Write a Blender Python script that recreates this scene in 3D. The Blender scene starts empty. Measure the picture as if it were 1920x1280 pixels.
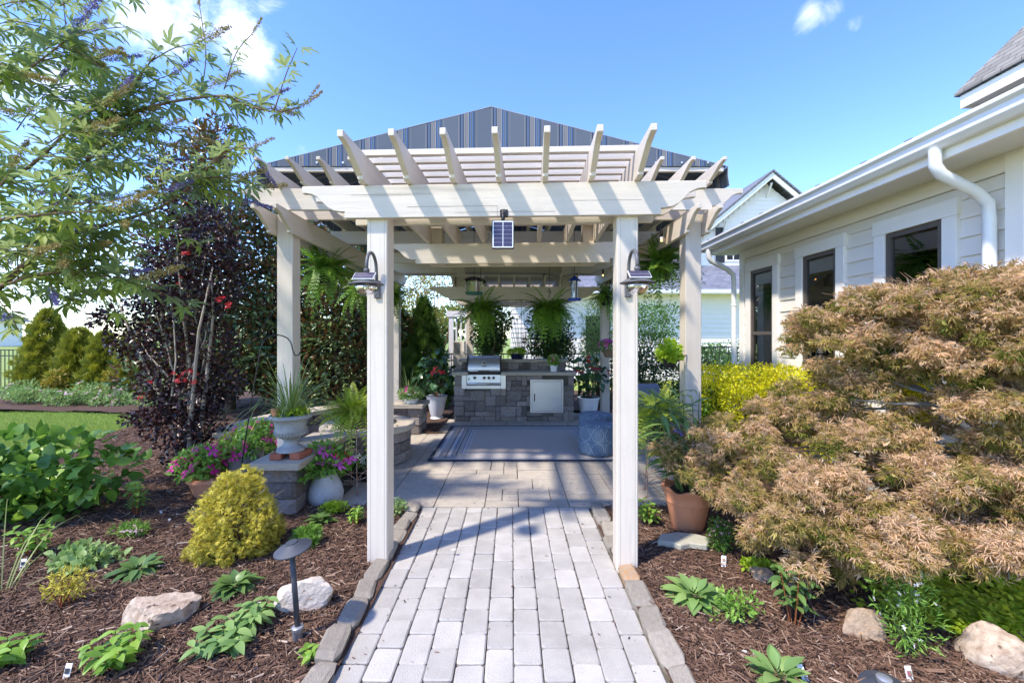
import bpy, bmesh, math, random
import numpy as np
from mathutils import Vector, Matrix

SC = bpy.context.scene
COL = SC.collection
rnd = random.Random(11)
rng = np.random.default_rng(11)
PI = math.pi

# ------------------------------------------------------------------ camera
HC = 1.54                      # eye height of the photographer
cam = bpy.data.cameras.new('camera')
cam.sensor_width = 36.0
cam.lens = 15.0
cam.shift_y = -0.0042
cam.clip_start = 0.05
cam.clip_end = 2000
camo = bpy.data.objects.new('camera', cam)
camo.location = (0, 0, HC)
camo.rotation_euler = (math.radians(90), 0, 0)
COL.objects.link(camo)
SC.camera = camo

# ------------------------------------------------------------------ light
L = Vector((0.55, 0.40, -1.0)).normalized()      # direction the sunlight travels
sun = bpy.data.lights.new('sun', 'SUN')
sun.energy = 2.0
sun.angle = math.radians(2.5)
sun.color = (1.0, 0.91, 0.78)
suno = bpy.data.objects.new('sun', sun)
suno.rotation_euler = L.to_track_quat('-Z', 'Y').to_euler()
suno.location = (-6, -4, 12)
COL.objects.link(suno)

world = bpy.data.worlds.new('World')
SC.world = world
world.use_nodes = True
wn = world.node_tree
wn.nodes.clear()
w_out = wn.nodes.new('ShaderNodeOutputWorld')
w_bg = wn.nodes.new('ShaderNodeBackground')
w_bg.inputs['Strength'].default_value = 0.15
sky = wn.nodes.new('ShaderNodeTexSky')
sky.sky_type = 'NISHITA'
sky.sun_disc = False
sky.sun_elevation = math.asin(-L.z)
sky.sun_rotation = math.atan2(-L.x, -L.y)
sky.altitude = 50
sky.air_density = 0.95
sky.dust_density = 0.05
sky.ozone_density = 3.0
hs = wn.nodes.new('ShaderNodeHueSaturation')
hs.inputs['Saturation'].default_value = 1.2
hs.inputs['Hue'].default_value = 0.516
hs.inputs['Value'].default_value = 1.0
wn.links.new(sky.outputs[0], hs.inputs['Color'])
# clouds: soft noise gathered round a few directions of the sky
tc = wn.nodes.new('ShaderNodeTexCoord')
def wmath(op, a, b=None):
    n = wn.nodes.new('ShaderNodeMath'); n.operation = op
    for i, v in enumerate((a, b)):
        if v is None: continue
        if isinstance(v, (int, float)): n.inputs[i].default_value = v
        else: wn.links.new(v, n.inputs[i])
    return n.outputs[0]
CLOUDS = [((-0.82, 1, 0.78), 0.12, 0.85), ((-0.63, 1, 0.71), 0.10, 0.8), ((-0.57, 1, 0.80), 0.09, 0.75),
          ((-0.50, 1, 0.42), 0.06, 0.75), ((0.70, 1, 0.76), 0.045, 0.9), ((0.74, 1, 0.765), 0.04, 0.75), ((0.81, 1, 0.735), 0.03, 0.6),
          ((-1.2, 1, 0.62), 0.17, 0.55), ((-1.05, 1, 0.10), 0.26, 0.5), ((-0.85, 1, 0.25), 0.13, 0.4),
          ((-2.2, 0.3, 0.6), 0.3, 0.8), ((1.6, -0.6, 0.7), 0.28, 0.8), ((0.4, -1.0, 0.6), 0.26, 0.8), ((2.2, 0.5, 0.5), 0.2, 0.7)]
mask = None
for d, r, k in CLOUDS:
    v = Vector(d).normalized()
    dist = wn.nodes.new('ShaderNodeVectorMath'); dist.operation = 'DISTANCE'
    wn.links.new(tc.outputs['Generated'], dist.inputs[0]); dist.inputs[1].default_value = v
    mr = wn.nodes.new('ShaderNodeMapRange'); mr.interpolation_type = 'SMOOTHSTEP'
    mr.inputs['From Min'].default_value = r; mr.inputs['From Max'].default_value = r * 0.1
    mr.inputs['To Min'].default_value = 0; mr.inputs['To Max'].default_value = k
    wn.links.new(dist.outputs['Value'], mr.inputs['Value'])
    mask = mr.outputs[0] if mask is None else wmath('MAXIMUM', mask, mr.outputs[0])
nz = wn.nodes.new('ShaderNodeTexNoise')
nz.inputs['Scale'].default_value = 5.5; nz.inputs['Detail'].default_value = 10; nz.inputs['Roughness'].default_value = 0.64
nz.inputs['Distortion'].default_value = 0.9
wn.links.new(tc.outputs['Generated'], nz.inputs['Vector'])
cl = wmath('ADD', wmath('MULTIPLY', mask, 0.9), wmath('MULTIPLY', wmath('SUBTRACT', nz.outputs[0], 0.5), 3.0))
mr = wn.nodes.new('ShaderNodeMapRange'); mr.interpolation_type = 'SMOOTHSTEP'
mr.inputs['From Min'].default_value = 0.30; mr.inputs['From Max'].default_value = 1.55
wn.links.new(cl, mr.inputs['Value'])
cm = wmath('MULTIPLY', mr.outputs[0], wmath('MINIMUM', wmath('MULTIPLY', mask, 3.0), 1.0))
mix = wn.nodes.new('ShaderNodeMix'); mix.data_type = 'RGBA'
wn.links.new(cm, mix.inputs['Factor'])
wn.links.new(hs.outputs[0], mix.inputs['A'])
mix.inputs['B'].default_value = (4.6, 4.6, 4.7, 1)
wn.links.new(mix.outputs['Result'], w_bg.inputs['Color'])
wn.links.new(w_bg.outputs[0], w_out.inputs['Surface'])

SC.view_settings.view_transform = 'Standard'
SC.view_settings.look = 'None'
SC.view_settings.gamma = 1
SC.view_settings.exposure = 1.74
SC.view_settings.use_curve_mapping = False
SC.cycles.max_bounces = 8
SC.cycles.transparent_max_bounces = 12
SC.cycles.caustics_reflective = False
SC.cycles.caustics_refractive = False

# ------------------------------------------------------------------ measuring
F, CX, HY = 800.0, 960.0, 632.0
def at(x, y, Y):               # the point that stands Y metres away and is sighted at (x, y)
    return Vector(((x - CX) / F * Y, Y, HC + (HY - y) / F * Y))
def gr(x, y, z=0.0):           # the point at height z sighted at (x, y)
    return at(x, y, F * (HC - z) / (y - HY))

# ------------------------------------------------------------------ materials
def C4(c): return (c[0], c[1], c[2], 1)
def mat(name, col, rough=0.6, col2=None, scale=6.0, bump=0.0, bscale=60.0, metal=0.0, spec=0.4, objvar=0.0,
        speck=None, stretch=(1, 1, 1), coat=0.0, detail=5.0, stain=None):
    m = bpy.data.materials.new(name); m.use_nodes = True
    nt = m.node_tree; p = nt.nodes['Principled BSDF']
    N = lambda t: nt.nodes.new(t)
    p.inputs['Roughness'].default_value = rough; p.inputs['Metallic'].default_value = metal
    p.inputs['Specular IOR Level'].default_value = spec
    p.inputs['Coat Weight'].default_value = coat
    tcn = N('ShaderNodeTexCoord'); mp = N('ShaderNodeMapping'); mp.inputs['Scale'].default_value = stretch
    nt.links.new(tcn.outputs['Object'], mp.inputs['Vector'])
    oi = N('ShaderNodeObjectInfo')
    off = N('ShaderNodeVectorMath'); off.operation = 'ADD'
    sc_ = N('ShaderNodeVectorMath'); sc_.operation = 'SCALE'; sc_.inputs[0].default_value = (13.1, 7.7, 5.3)
    nt.links.new(oi.outputs['Random'], sc_.inputs['Scale'])
    nt.links.new(mp.outputs[0], off.inputs[0]); nt.links.new(sc_.outputs[0], off.inputs[1])
    vec = off.outputs[0]
    n1 = N('ShaderNodeTexNoise'); n1.inputs['Scale'].default_value = scale; n1.inputs['Detail'].default_value = detail
    n1.inputs['Roughness'].default_value = 0.6
    nt.links.new(vec, n1.inputs['Vector'])
    rp = N('ShaderNodeValToRGB')
    rp.color_ramp.elements[0].position = 0.32; rp.color_ramp.elements[1].position = 0.68
    rp.color_ramp.elements[0].color = C4(col); rp.color_ramp.elements[1].color = C4(col2 if col2 else col)
    nt.links.new(n1.outputs[0], rp.inputs[0])
    out = rp.outputs[0]
    if speck:
        n2 = N('ShaderNodeTexNoise'); n2.inputs['Scale'].default_value = speck[1]; n2.inputs['Detail'].default_value = 2
        nt.links.new(vec, n2.inputs['Vector'])
        mr_ = N('ShaderNodeMapRange'); mr_.inputs['From Min'].default_value = speck[2]; mr_.inputs['From Max'].default_value = speck[2] + 0.08
        nt.links.new(n2.outputs[0], mr_.inputs['Value'])
        mx = N('ShaderNodeMix'); mx.data_type = 'RGBA'
        nt.links.new(mr_.outputs[0], mx.inputs['Factor']); nt.links.new(out, mx.inputs['A'])
        mx.inputs['B'].default_value = C4(speck[0]); out = mx.outputs['Result']
    if objvar:
        mv = N('ShaderNodeMapRange'); mv.inputs['To Min'].default_value = 1 - objvar; mv.inputs['To Max'].default_value = 1 + objvar
        nt.links.new(oi.outputs['Random'], mv.inputs['Value'])
        ml = N('ShaderNodeVectorMath'); ml.operation = 'SCALE'
        nt.links.new(out, ml.inputs[0]); nt.links.new(mv.outputs[0], ml.inputs['Scale']); out = ml.outputs[0]
    if stain:                # broad marks that run on from piece to piece: (colour, scale, threshold, strength)
        g = N('ShaderNodeNewGeometry'); n3 = N('ShaderNodeTexNoise'); n3.inputs['Scale'].default_value = stain[1]; n3.inputs['Detail'].default_value = 8; n3.inputs['Roughness'].default_value = 0.65
        nt.links.new(g.outputs['Position'], n3.inputs['Vector'])
        m3 = N('ShaderNodeMapRange'); m3.inputs['From Min'].default_value = stain[2]; m3.inputs['From Max'].default_value = stain[2] + 0.2; m3.inputs['To Max'].default_value = stain[3]
        nt.links.new(n3.outputs[0], m3.inputs['Value'])
        mx3 = N('ShaderNodeMix'); mx3.data_type = 'RGBA'; nt.links.new(m3.outputs[0], mx3.inputs['Factor']); nt.links.new(out, mx3.inputs['A']); mx3.inputs['B'].default_value = C4(stain[0]); out = mx3.outputs['Result']
    nt.links.new(out, p.inputs['Base Color'])
    if bump:
        nb = N('ShaderNodeTexNoise'); nb.inputs['Scale'].default_value = bscale; nb.inputs['Detail'].default_value = 4
        nt.links.new(vec, nb.inputs['Vector'])
        bp = N('ShaderNodeBump'); bp.inputs['Strength'].default_value = bump; bp.inputs['Distance'].default_value = 0.02
        nt.links.new(nb.outputs[0], bp.inputs['Height']); nt.links.new(bp.outputs[0], p.inputs['Normal'])
    return m

def ramp_into(nt, src, stops, constant=False):
    rp = nt.nodes.new('ShaderNodeValToRGB'); cr = rp.color_ramp
    if constant: cr.interpolation = 'CONSTANT'
    cr.elements[0].position = stops[0][0]; cr.elements[0].color = C4(stops[0][1])
    cr.elements[1].position = stops[-1][0]; cr.elements[1].color = C4(stops[-1][1])
    for pz, c in stops[1:-1]:
        e = cr.elements.new(pz); e.color = C4(c)
    nt.links.new(src, rp.inputs[0])
    return rp.outputs[0]

def leafmat(name, cols, rough=0.45, trans=0.3, back=None, src='attr', tcol=1.5):
    m = bpy.data.materials.new(name); m.use_nodes = True
    nt = m.node_tree; p = nt.nodes['Principled BSDF']; N = lambda t: nt.nodes.new(t)
    p.inputs['Roughness'].default_value = rough; p.inputs['Specular IOR Level'].default_value = 0.45
    if src == 'attr':
        a = N('ShaderNodeAttribute'); a.attribute_name = 'tone'; fac = a.outputs['Fac']
    else:
        a = N('ShaderNodeObjectInfo'); fac = a.outputs['Random']
    stops = [(i / max(1, len(cols) - 1), c) for i, c in enumerate(cols)] if not isinstance(cols[0][1], (tuple, list)) else cols
    out = ramp_into(nt, fac, stops)
    if back:
        g = N('ShaderNodeNewGeometry'); mx = N('ShaderNodeMix'); mx.data_type = 'RGBA'
        nt.links.new(g.outputs['Backfacing'], mx.inputs['Factor']); nt.links.new(out, mx.inputs['A'])
        mx.inputs['B'].default_value = C4(back); out = mx.outputs['Result']
    nt.links.new(out, p.inputs['Base Color'])
    if trans:
        t = N('ShaderNodeBsdfTranslucent'); sc_ = N('ShaderNodeVectorMath'); sc_.operation = 'SCALE'
        sc_.inputs['Scale'].default_value = tcol
        nt.links.new(out, sc_.inputs[0]); nt.links.new(sc_.outputs[0], t.inputs['Color'])
        ms = N('ShaderNodeMixShader'); ms.inputs[0].default_value = trans
        nt.links.new(p.outputs[0], ms.inputs[1]); nt.links.new(t.outputs[0], ms.inputs[2])
        nt.links.new(ms.outputs[0], nt.nodes['Material Output'].inputs['Surface'])
    return m

M = {}
for ax_, st_ in (('x', (.06, 1, 1)), ('y', (1, .06, 1)), ('z', (1, 1, .06))):
    M['cream_' + ax_] = mat('cream_paint_' + ax_, (0.68, 0.605, 0.51), 0.55, (0.62, 0.55, 0.46), 26, 0.10, 55, objvar=0.05, stretch=st_, detail=8, speck=((0.50, 0.44, 0.37), 9, 0.70), stain=((0.46, 0.41, 0.35), 3.5, 0.55, 0.35))
M['cream'] = M['cream_z']
M['white'] = mat('white_paint', (0.88, 0.84, 0.78), 0.45, (0.84, 0.80, 0.74), 4, 0.03, 30)
M['white_metal'] = mat('white_gutter', (0.80, 0.80, 0.79), 0.3, (0.74, 0.74, 0.73), 3, 0)
M['siding'] = mat('grey_siding', (0.80, 0.745, 0.67), 0.65, (0.76, 0.705, 0.63), 5, 0.15, 90, objvar=0.03, stretch=(1, 0.15, 1))
M['soffit'] = mat('soffit', (0.76, 0.73, 0.68), 0.6)
M['white_siding'] = mat('white_siding', (0.92, 0.86, 0.80), 0.6, (0.89, 0.83, 0.77), 3)
M['bronze'] = mat('bronze_frame', (0.13, 0.105, 0.09), 0.45, (0.10, 0.085, 0.075), 6)
M['black'] = mat('black_metal', (0.012, 0.012, 0.013), 0.4, (0.02, 0.02, 0.02), 10)
M['dark'] = mat('dark_interior', (0.02, 0.02, 0.022), 0.8)
M['blind'] = mat('louvre', (0.5, 0.48, 0.44), 0.5)
M['lampgrey'] = mat('lamp_grey', (0.085, 0.085, 0.09), 0.45, (0.13, 0.13, 0.135), 9, 0.05)
M['pathlight'] = mat('path_light_blue_grey', (0.035, 0.04, 0.05), 0.55, (0.06, 0.068, 0.085), 7, 0.05)
M['paver'] = mat('grey_paver', (0.455, 0.43, 0.39), 0.85, (0.36, 0.34, 0.31), 5, 0.35, 160, objvar=0.12, speck=((0.58, 0.56, 0.52), 210, 0.66), detail=9, stain=((0.24, 0.21, 0.185), 2.6, 0.52, 0.45))
M['flag'] = mat('patio_stone', (0.50, 0.44, 0.36), 0.8, (0.39, 0.345, 0.29), 6, 0.5, 25, objvar=0.10, detail=9, stain=((0.25, 0.215, 0.185), 2.2, 0.52, 0.5))
M['curb_rust'] = mat('rust_marked_stone', (0.50, 0.27, 0.10), 0.9, (0.40, 0.33, 0.26), 7, 0.6, 45, detail=9)
M['seam'] = mat('board_seam', (0.36, 0.31, 0.26), 0.8)
M['joint'] = mat('joint_sand', (0.10, 0.09, 0.075), 0.95, (0.16, 0.14, 0.11), 30, 0.5, 120)
M['curb'] = mat('curb_stone', (0.44, 0.385, 0.31), 0.9, (0.32, 0.285, 0.24), 9, 0.7, 45, objvar=0.15, detail=9)
M['cap'] = mat('cap_stone', (0.50, 0.44, 0.35), 0.85, (0.40, 0.345, 0.27), 5, 0.5, 30, objvar=0.06, detail=9)
M['block'] = mat('wall_block', (0.20, 0.165, 0.145), 0.9, (0.37, 0.335, 0.31), 6, 0.9, 28, objvar=0.42, detail=9, speck=((0.36, 0.25, 0.17), 5, 0.6))
M['steel'] = mat('stainless_steel', (0.62, 0.61, 0.60), 0.38, (0.55, 0.54, 0.53), 2, 0.02, 200, metal=0.75, stretch=(1, 1, 30))
M['steel_trim'] = mat('pale_steel_trim', (0.72, 0.70, 0.67), 0.4, metal=0.7)
M['liner'] = mat('pit_liner', (0.03, 0.027, 0.025), 0.8, (0.06, 0.05, 0.045), 12)
M['galv'] = mat('galvanised', (0.42, 0.44, 0.46), 0.4, (0.5, 0.52, 0.54), 9, metal=0.7)
M['terracotta'] = mat('terracotta', (0.56, 0.225, 0.11), 0.8, (0.63, 0.28, 0.155), 4, 0.15, 60, detail=8)
M['concrete'] = mat('grey_cast_stone', (0.36, 0.37, 0.37), 0.85, (0.26, 0.27, 0.275), 8, 0.4, 50, detail=9)
M['palestone'] = mat('pale_cast_stone', (0.55, 0.55, 0.53), 0.85, (0.42, 0.42, 0.41), 7, 0.4, 40, detail=9)
M['glaze'] = mat('white_glaze', (0.78, 0.79, 0.81), 0.15, (0.74, 0.75, 0.77), 3, coat=0.4)
M['navyglaze'] = mat('navy_glaze', (0.012, 0.016, 0.05), 0.2, coat=0.4)
M['blackpot'] = mat('black_plastic', (0.018, 0.018, 0.02), 0.5)
M['brick'] = mat('red_brick', (0.36, 0.12, 0.07), 0.85, (0.28, 0.09, 0.055), 12, 0.4, 60)
M['rust'] = mat('rusty_wire', (0.30, 0.11, 0.05), 0.8, (0.50, 0.42, 0.34), 14)
M['soil'] = mat('soil', (0.03, 0.022, 0.016), 0.95, (0.05, 0.037, 0.026), 20, 0.6, 60)
M['mulch'] = mat('mulch', (0.055, 0.03, 0.02), 0.95, (0.12, 0.066, 0.044), 22, 1.0, 55, detail=9)
M['chip'] = leafmat('mulch_chip', [(0.04, 0.02, 0.013), (0.095, 0.050, 0.032), (0.165, 0.092, 0.058), (0.25, 0.155, 0.10), (0.48, 0.37, 0.28)], 0.85, 0)
M['lawn'] = mat('lawn', (0.20, 0.27, 0.05), 0.9, (0.27, 0.33, 0.07), 2.2, 0.6, 90, detail=9)
M['grass'] = leafmat('grass_blade', [(0.20, 0.29, 0.05), (0.31, 0.40, 0.09)], 0.6, 0.4)
M['bark'] = mat('grey_bark', (0.16, 0.125, 0.10), 0.9, (0.10, 0.075, 0.06), 15, 0.7, 40, stretch=(1, 1, 0.2))
M['palebark'] = mat('pale_bark', (0.44, 0.38, 0.32), 0.85, (0.30, 0.25, 0.205), 14, 0.4, 30, stretch=(1, 1, 0.25))
M['maplebark'] = mat('maple_bark', (0.26, 0.25, 0.22), 0.9, (0.17, 0.16, 0.14), 10, 0.5, 40, stretch=(1, 1, 0.3))
M['twig'] = mat('brown_twig', (0.14, 0.085, 0.05), 0.85, (0.20, 0.13, 0.08), 15)
M['redstem'] = mat('red_stem', (0.28, 0.09, 0.03), 0.7)
M['greenstem'] = mat('green_stem', (0.10, 0.16, 0.04), 0.7)
M['quartz'] = mat('white_quartz', (0.62, 0.55, 0.48), 0.85, (0.46, 0.39, 0.32), 4, 0.35, 9, speck=((0.34, 0.19, 0.12), 5, 0.66), detail=10)
M['tanrock'] = mat('tan_rock', (0.56, 0.46, 0.36), 0.9, (0.27, 0.19, 0.13), 3, 0.4, 8, speck=((0.10, 0.07, 0.05), 4, 0.62), detail=10)
M['brownrock'] = mat('brown_rock', (0.40, 0.30, 0.21), 0.9, (0.28, 0.20, 0.14), 4, 0.4, 9, speck=((0.5, 0.30, 0.13), 5, 0.64), detail=10)
M['flagrock'] = mat('flagstone', (0.44, 0.42, 0.33), 0.9, (0.37, 0.355, 0.29), 5, 0.3, 30)
M['tagwhite'] = mat('tag_white', (0.75, 0.75, 0.74), 0.5)
M['tagprint'] = mat('tag_print', (0.03, 0.03, 0.035), 0.6)
M['tagpink'] = mat('tag_picture', (0.45, 0.08, 0.16), 0.6, (0.12, 0.2, 0.08), 60)
M['cushion'] = mat('blue_cushion', (0.16, 0.21, 0.29), 0.9, (0.19, 0.24, 0.32), 60, 0.3, 200)
M['wicker'] = mat('wicker', (0.22, 0.15, 0.10), 0.8, (0.32, 0.23, 0.16), 60, 0.8, 120)
M['pink'] = leafmat('pink_petal', [(0.62, 0.02, 0.22), (0.78, 0.06, 0.36)], 0.5, 0.25, tcol=1.0)
M['magenta'] = leafmat('magenta_petal', [(0.62, 0.04, 0.36), (0.75, 0.12, 0.50)], 0.5, 0.25, tcol=1.0)
M['palepink'] = leafmat('pale_pink_petal', [(0.6, 0.30, 0.42), (0.72, 0.5, 0.58)], 0.5, 0.25, tcol=1.0)
M['red'] = leafmat('red_petal', [(0.50, 0.008, 0.012), (0.62, 0.02, 0.03)], 0.5, 0.2, tcol=1.0)
M['whitepetal'] = leafmat('white_petal', [(0.75, 0.75, 0.70), (0.82, 0.82, 0.78)], 0.5, 0.25, tcol=1.0)
M['violet'] = leafmat('violet_petal', [(0.15, 0.11, 0.36), (0.24, 0.20, 0.50), (0.30, 0.26, 0.24)], 0.5, 0.2, tcol=1.0)
M['seed'] = leafmat('ochre_seed', [(0.28, 0.20, 0.06), (0.42, 0.33, 0.12), (0.34, 0.30, 0.10)], 0.7, 0.1)
# leaves
M['l_green'] = leafmat('leaf_green', [(0.05, 0.13, 0.02), (0.10, 0.22, 0.03), (0.16, 0.30, 0.05)])
M['l_bright'] = leafmat('leaf_bright', [(0.11, 0.23, 0.03), (0.19, 0.36, 0.05), (0.28, 0.44, 0.08)])
M['l_bright_o'] = leafmat('leaf_bright_single', [(0.12, 0.24, 0.03), (0.21, 0.37, 0.05), (0.30, 0.46, 0.07)], 0.4, 0.35, src='obj')
M['l_sage_o'] = leafmat('leaf_sage_single', [(0.13, 0.24, 0.07), (0.21, 0.34, 0.10), (0.27, 0.40, 0.12)], 0.5, 0.3, src='obj')
M['l_deep_o'] = leafmat('leaf_deep_single', [(0.07, 0.14, 0.04), (0.11, 0.20, 0.05), (0.16, 0.26, 0.065)], 0.4, 0.25, src='obj')
M['l_vitex_o'] = leafmat('vitex_leaf_single', [(0.15, 0.21, 0.04), (0.24, 0.32, 0.05), (0.36, 0.43, 0.075)], 0.55, 0.5, src='obj', back=(0.20, 0.26, 0.10))
M['l_vitex'] = leafmat('vitex_leaf', [(0.15, 0.21, 0.04), (0.24, 0.32, 0.05), (0.36, 0.43, 0.075)], 0.55, 0.5, back=(0.20, 0.26, 0.10))
M['l_dark'] = leafmat('leaf_dark', [(0.02, 0.055, 0.014), (0.045, 0.10, 0.022), (0.08, 0.16, 0.04)], 0.35, 0.2)
M['l_magnolia'] = leafmat('magnolia_leaf', [(0.035, 0.065, 0.02), (0.065, 0.11, 0.032), (0.10, 0.15, 0.04), (0.20, 0.23, 0.06)], 0.3, 0.12, back=(0.15, 0.078, 0.032))
M['l_burgundy'] = leafmat('burgundy_leaf', [(0.014, 0.009, 0.011), (0.028, 0.014, 0.017), (0.045, 0.017, 0.02), (0.09, 0.035, 0.022)], 0.3, 0.15)
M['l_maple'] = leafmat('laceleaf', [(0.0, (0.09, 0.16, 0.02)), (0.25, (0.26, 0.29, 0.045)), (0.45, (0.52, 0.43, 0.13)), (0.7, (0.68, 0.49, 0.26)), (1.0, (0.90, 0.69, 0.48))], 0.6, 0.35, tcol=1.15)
M['l_gold'] = leafmat('gold_leaf', [(0.36, 0.45, 0.02), (0.72, 0.68, 0.015), (0.92, 0.83, 0.05)], 0.5, 0.45, tcol=1.2)
M['l_mop'] = leafmat('gold_cypress', [(0.28, 0.26, 0.03), (0.50, 0.44, 0.05), (0.68, 0.59, 0.10)], 0.6, 0.25)
M['l_arb'] = leafmat('gold_arborvitae', [(0.10, 0.13, 0.014), (0.24, 0.26, 0.025), (0.42, 0.40, 0.04)], 0.6, 0.2)
M['l_conifer'] = leafmat('green_conifer', [(0.03, 0.075, 0.012), (0.065, 0.14, 0.02), (0.12, 0.21, 0.03)], 0.6, 0.2)
M['l_fern'] = leafmat('fern_frond', [(0.09, 0.19, 0.02), (0.15, 0.29, 0.03), (0.24, 0.40, 0.05)], 0.5, 0.35, src='obj')
M['l_fern_y'] = leafmat('sunny_fern_frond', [(0.22, 0.31, 0.03), (0.34, 0.44, 0.045), (0.45, 0.50, 0.07)], 0.5, 0.35, src='obj')
M['l_autumn'] = leafmat('turning_leaf', [(0.12, 0.18, 0.025), (0.26, 0.29, 0.05), (0.35, 0.30, 0.05), (0.42, 0.19, 0.05)], 0.5, 0.4)
M['l_lime'] = leafmat('lime_leaf', [(0.22, 0.36, 0.02), (0.36, 0.50, 0.03), (0.48, 0.58, 0.05)], 0.5, 0.35)
M['l_pale'] = leafmat('pale_leaf', [(0.15, 0.25, 0.07), (0.24, 0.36, 0.11), (0.32, 0.44, 0.16)], 0.5, 0.3)
M['l_blade'] = leafmat('spiky_blade', [(0.12, 0.19, 0.04), (0.22, 0.30, 0.08), (0.34, 0.38, 0.14)], 0.45, 0.3)
M['l_orange'] = leafmat('amber_leaf', [(0.25, 0.24, 0.03), (0.40, 0.27, 0.04)], 0.5, 0.3)
M['l_far'] = leafmat('far_leaf', [(0.07, 0.12, 0.04), (0.13, 0.19, 0.07)], 0.6, 0.2)

def glassmat(name, tint, gl=1.0):
    m = bpy.data.materials.new(name); m.use_nodes = True; nt = m.node_tree; nt.nodes.clear()
    o = nt.nodes.new('ShaderNodeOutputMaterial'); t = nt.nodes.new('ShaderNodeBsdfTransparent'); t.inputs[0].default_value = C4(tint)
    g = nt.nodes.new('ShaderNodeBsdfGlossy'); g.inputs['Roughness'].default_value = 0.01; g.inputs['Color'].default_value = (gl, gl, gl, 1)
    fr = nt.nodes.new('ShaderNodeFresnel'); fr.inputs['IOR'].default_value = 2.6
    mx = nt.nodes.new('ShaderNodeMixShader')
    nt.links.new(fr.outputs[0], mx.inputs[0]); nt.links.new(t.outputs[0], mx.inputs[1]); nt.links.new(g.outputs[0], mx.inputs[2])
    nt.links.new(mx.outputs[0], o.inputs['Surface'])
    return m
M['pane'] = glassmat('window_glass', (0.74, 0.74, 0.77))
M['globe'] = glassmat('amber_globe', (0.82, 0.76, 0.62), 0.9)
def emat(name, col, s):
    m = bpy.data.materials.new(name); m.use_nodes = True; p = m.node_tree.nodes['Principled BSDF']
    p.inputs['Base Color'].default_value = C4(col); p.inputs['Emission Color'].default_value = C4(col); p.inputs['Emission Strength'].default_value = s
    return m
M['bulb'] = emat('glowing_bulb', (1.0, 0.55, 0.22), 2.2)

def stripemat(name, axis, period, stops):
    m = bpy.data.materials.new(name); m.use_nodes = True; nt = m.node_tree; p = nt.nodes['Principled BSDF']
    p.inputs['Roughness'].default_value = 0.9; p.inputs['Specular IOR Level'].default_value = 0.1
    t = nt.nodes.new('ShaderNodeTexCoord'); sx = nt.nodes.new('ShaderNodeSeparateXYZ'); nt.links.new(t.outputs['Object'], sx.inputs[0])
    d = nt.nodes.new('ShaderNodeMath'); d.operation = 'DIVIDE'; d.inputs[1].default_value = period; nt.links.new(sx.outputs[axis], d.inputs[0])
    fr = nt.nodes.new('ShaderNodeMath'); fr.operation = 'FRACT'; nt.links.new(d.outputs[0], fr.inputs[0])
    c = ramp_into(nt, fr.outputs[0], stops, True)
    nt.links.new(c, p.inputs['Base Color'])
    tr = nt.nodes.new('ShaderNodeBsdfTranslucent'); nt.links.new(c, tr.inputs['Color'])
    ms = nt.nodes.new('ShaderNodeMixShader'); ms.inputs[0].default_value = 0.22
    nt.links.new(p.outputs[0], ms.inputs[1]); nt.links.new(tr.outputs[0], ms.inputs[2])
    nt.links.new(ms.outputs[0], nt.nodes['Material Output'].inputs['Surface'])
    return m
gy, nv, bl, tn, dk = (0.15, 0.175, 0.215), (0.05, 0.07, 0.13), (0.12, 0.21, 0.38), (0.52, 0.47, 0.42), (0.10, 0.11, 0.14)
STR = [(0.0, gy), (0.385, tn), (0.393, gy), (0.42, nv), (0.45, gy), (0.475, bl), (0.495, gy), (0.51, nv), (0.53, gy), (0.565, tn), (0.58, dk), (0.605, tn), (0.617, gy),
       (0.66, tn), (0.68, nv), (0.71, bl), (0.745, gy), (0.80, bl), (0.83, nv), (0.86, gy), (0.93, tn), (0.937, gy)]
M['stripe_x'] = stripemat('striped_canvas_gable', 0, 0.345, STR)
M['stripe_y'] = stripemat('striped_canvas_slope', 1, 0.345, STR)

def shinglemat(name, c1, c2, sc, ax):
    m = bpy.data.materials.new(name); m.use_nodes = True; nt = m.node_tree; p = nt.nodes['Principled BSDF']; p.inputs['Roughness'].default_value = 0.95
    t = nt.nodes.new('ShaderNodeTexCoord'); sx = nt.nodes.new('ShaderNodeSeparateXYZ'); nt.links.new(t.outputs['Object'], sx.inputs[0])
    cb = nt.nodes.new('ShaderNodeCombineXYZ'); nt.links.new(sx.outputs[ax], cb.inputs[0]); nt.links.new(sx.outputs[2], cb.inputs[1])
    b = nt.nodes.new('ShaderNodeTexBrick'); nt.links.new(cb.outputs[0], b.inputs['Vector'])
    b.inputs['Color1'].default_value = C4(c1); b.inputs['Color2'].default_value = C4(c2); b.inputs['Mortar'].default_value = C4(tuple(x * 0.45 for x in c1))
    b.inputs['Scale'].default_value = sc; b.inputs['Mortar Size'].default_value = 0.012; b.inputs['Row Height'].default_value = 0.16; b.inputs['Brick Width'].default_value = 0.45
    nt.links.new(b.outputs['Color'], p.inputs['Base Color'])
    return m
M['shingle'] = shinglemat('blue_grey_shingle', (0.14, 0.145, 0.175), (0.22, 0.225, 0.26), 1.6, 0)
M['shingle_h'] = shinglemat('weathered_shingle', (0.19, 0.175, 0.155), (0.27, 0.25, 0.22), 2.2, 1)

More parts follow.
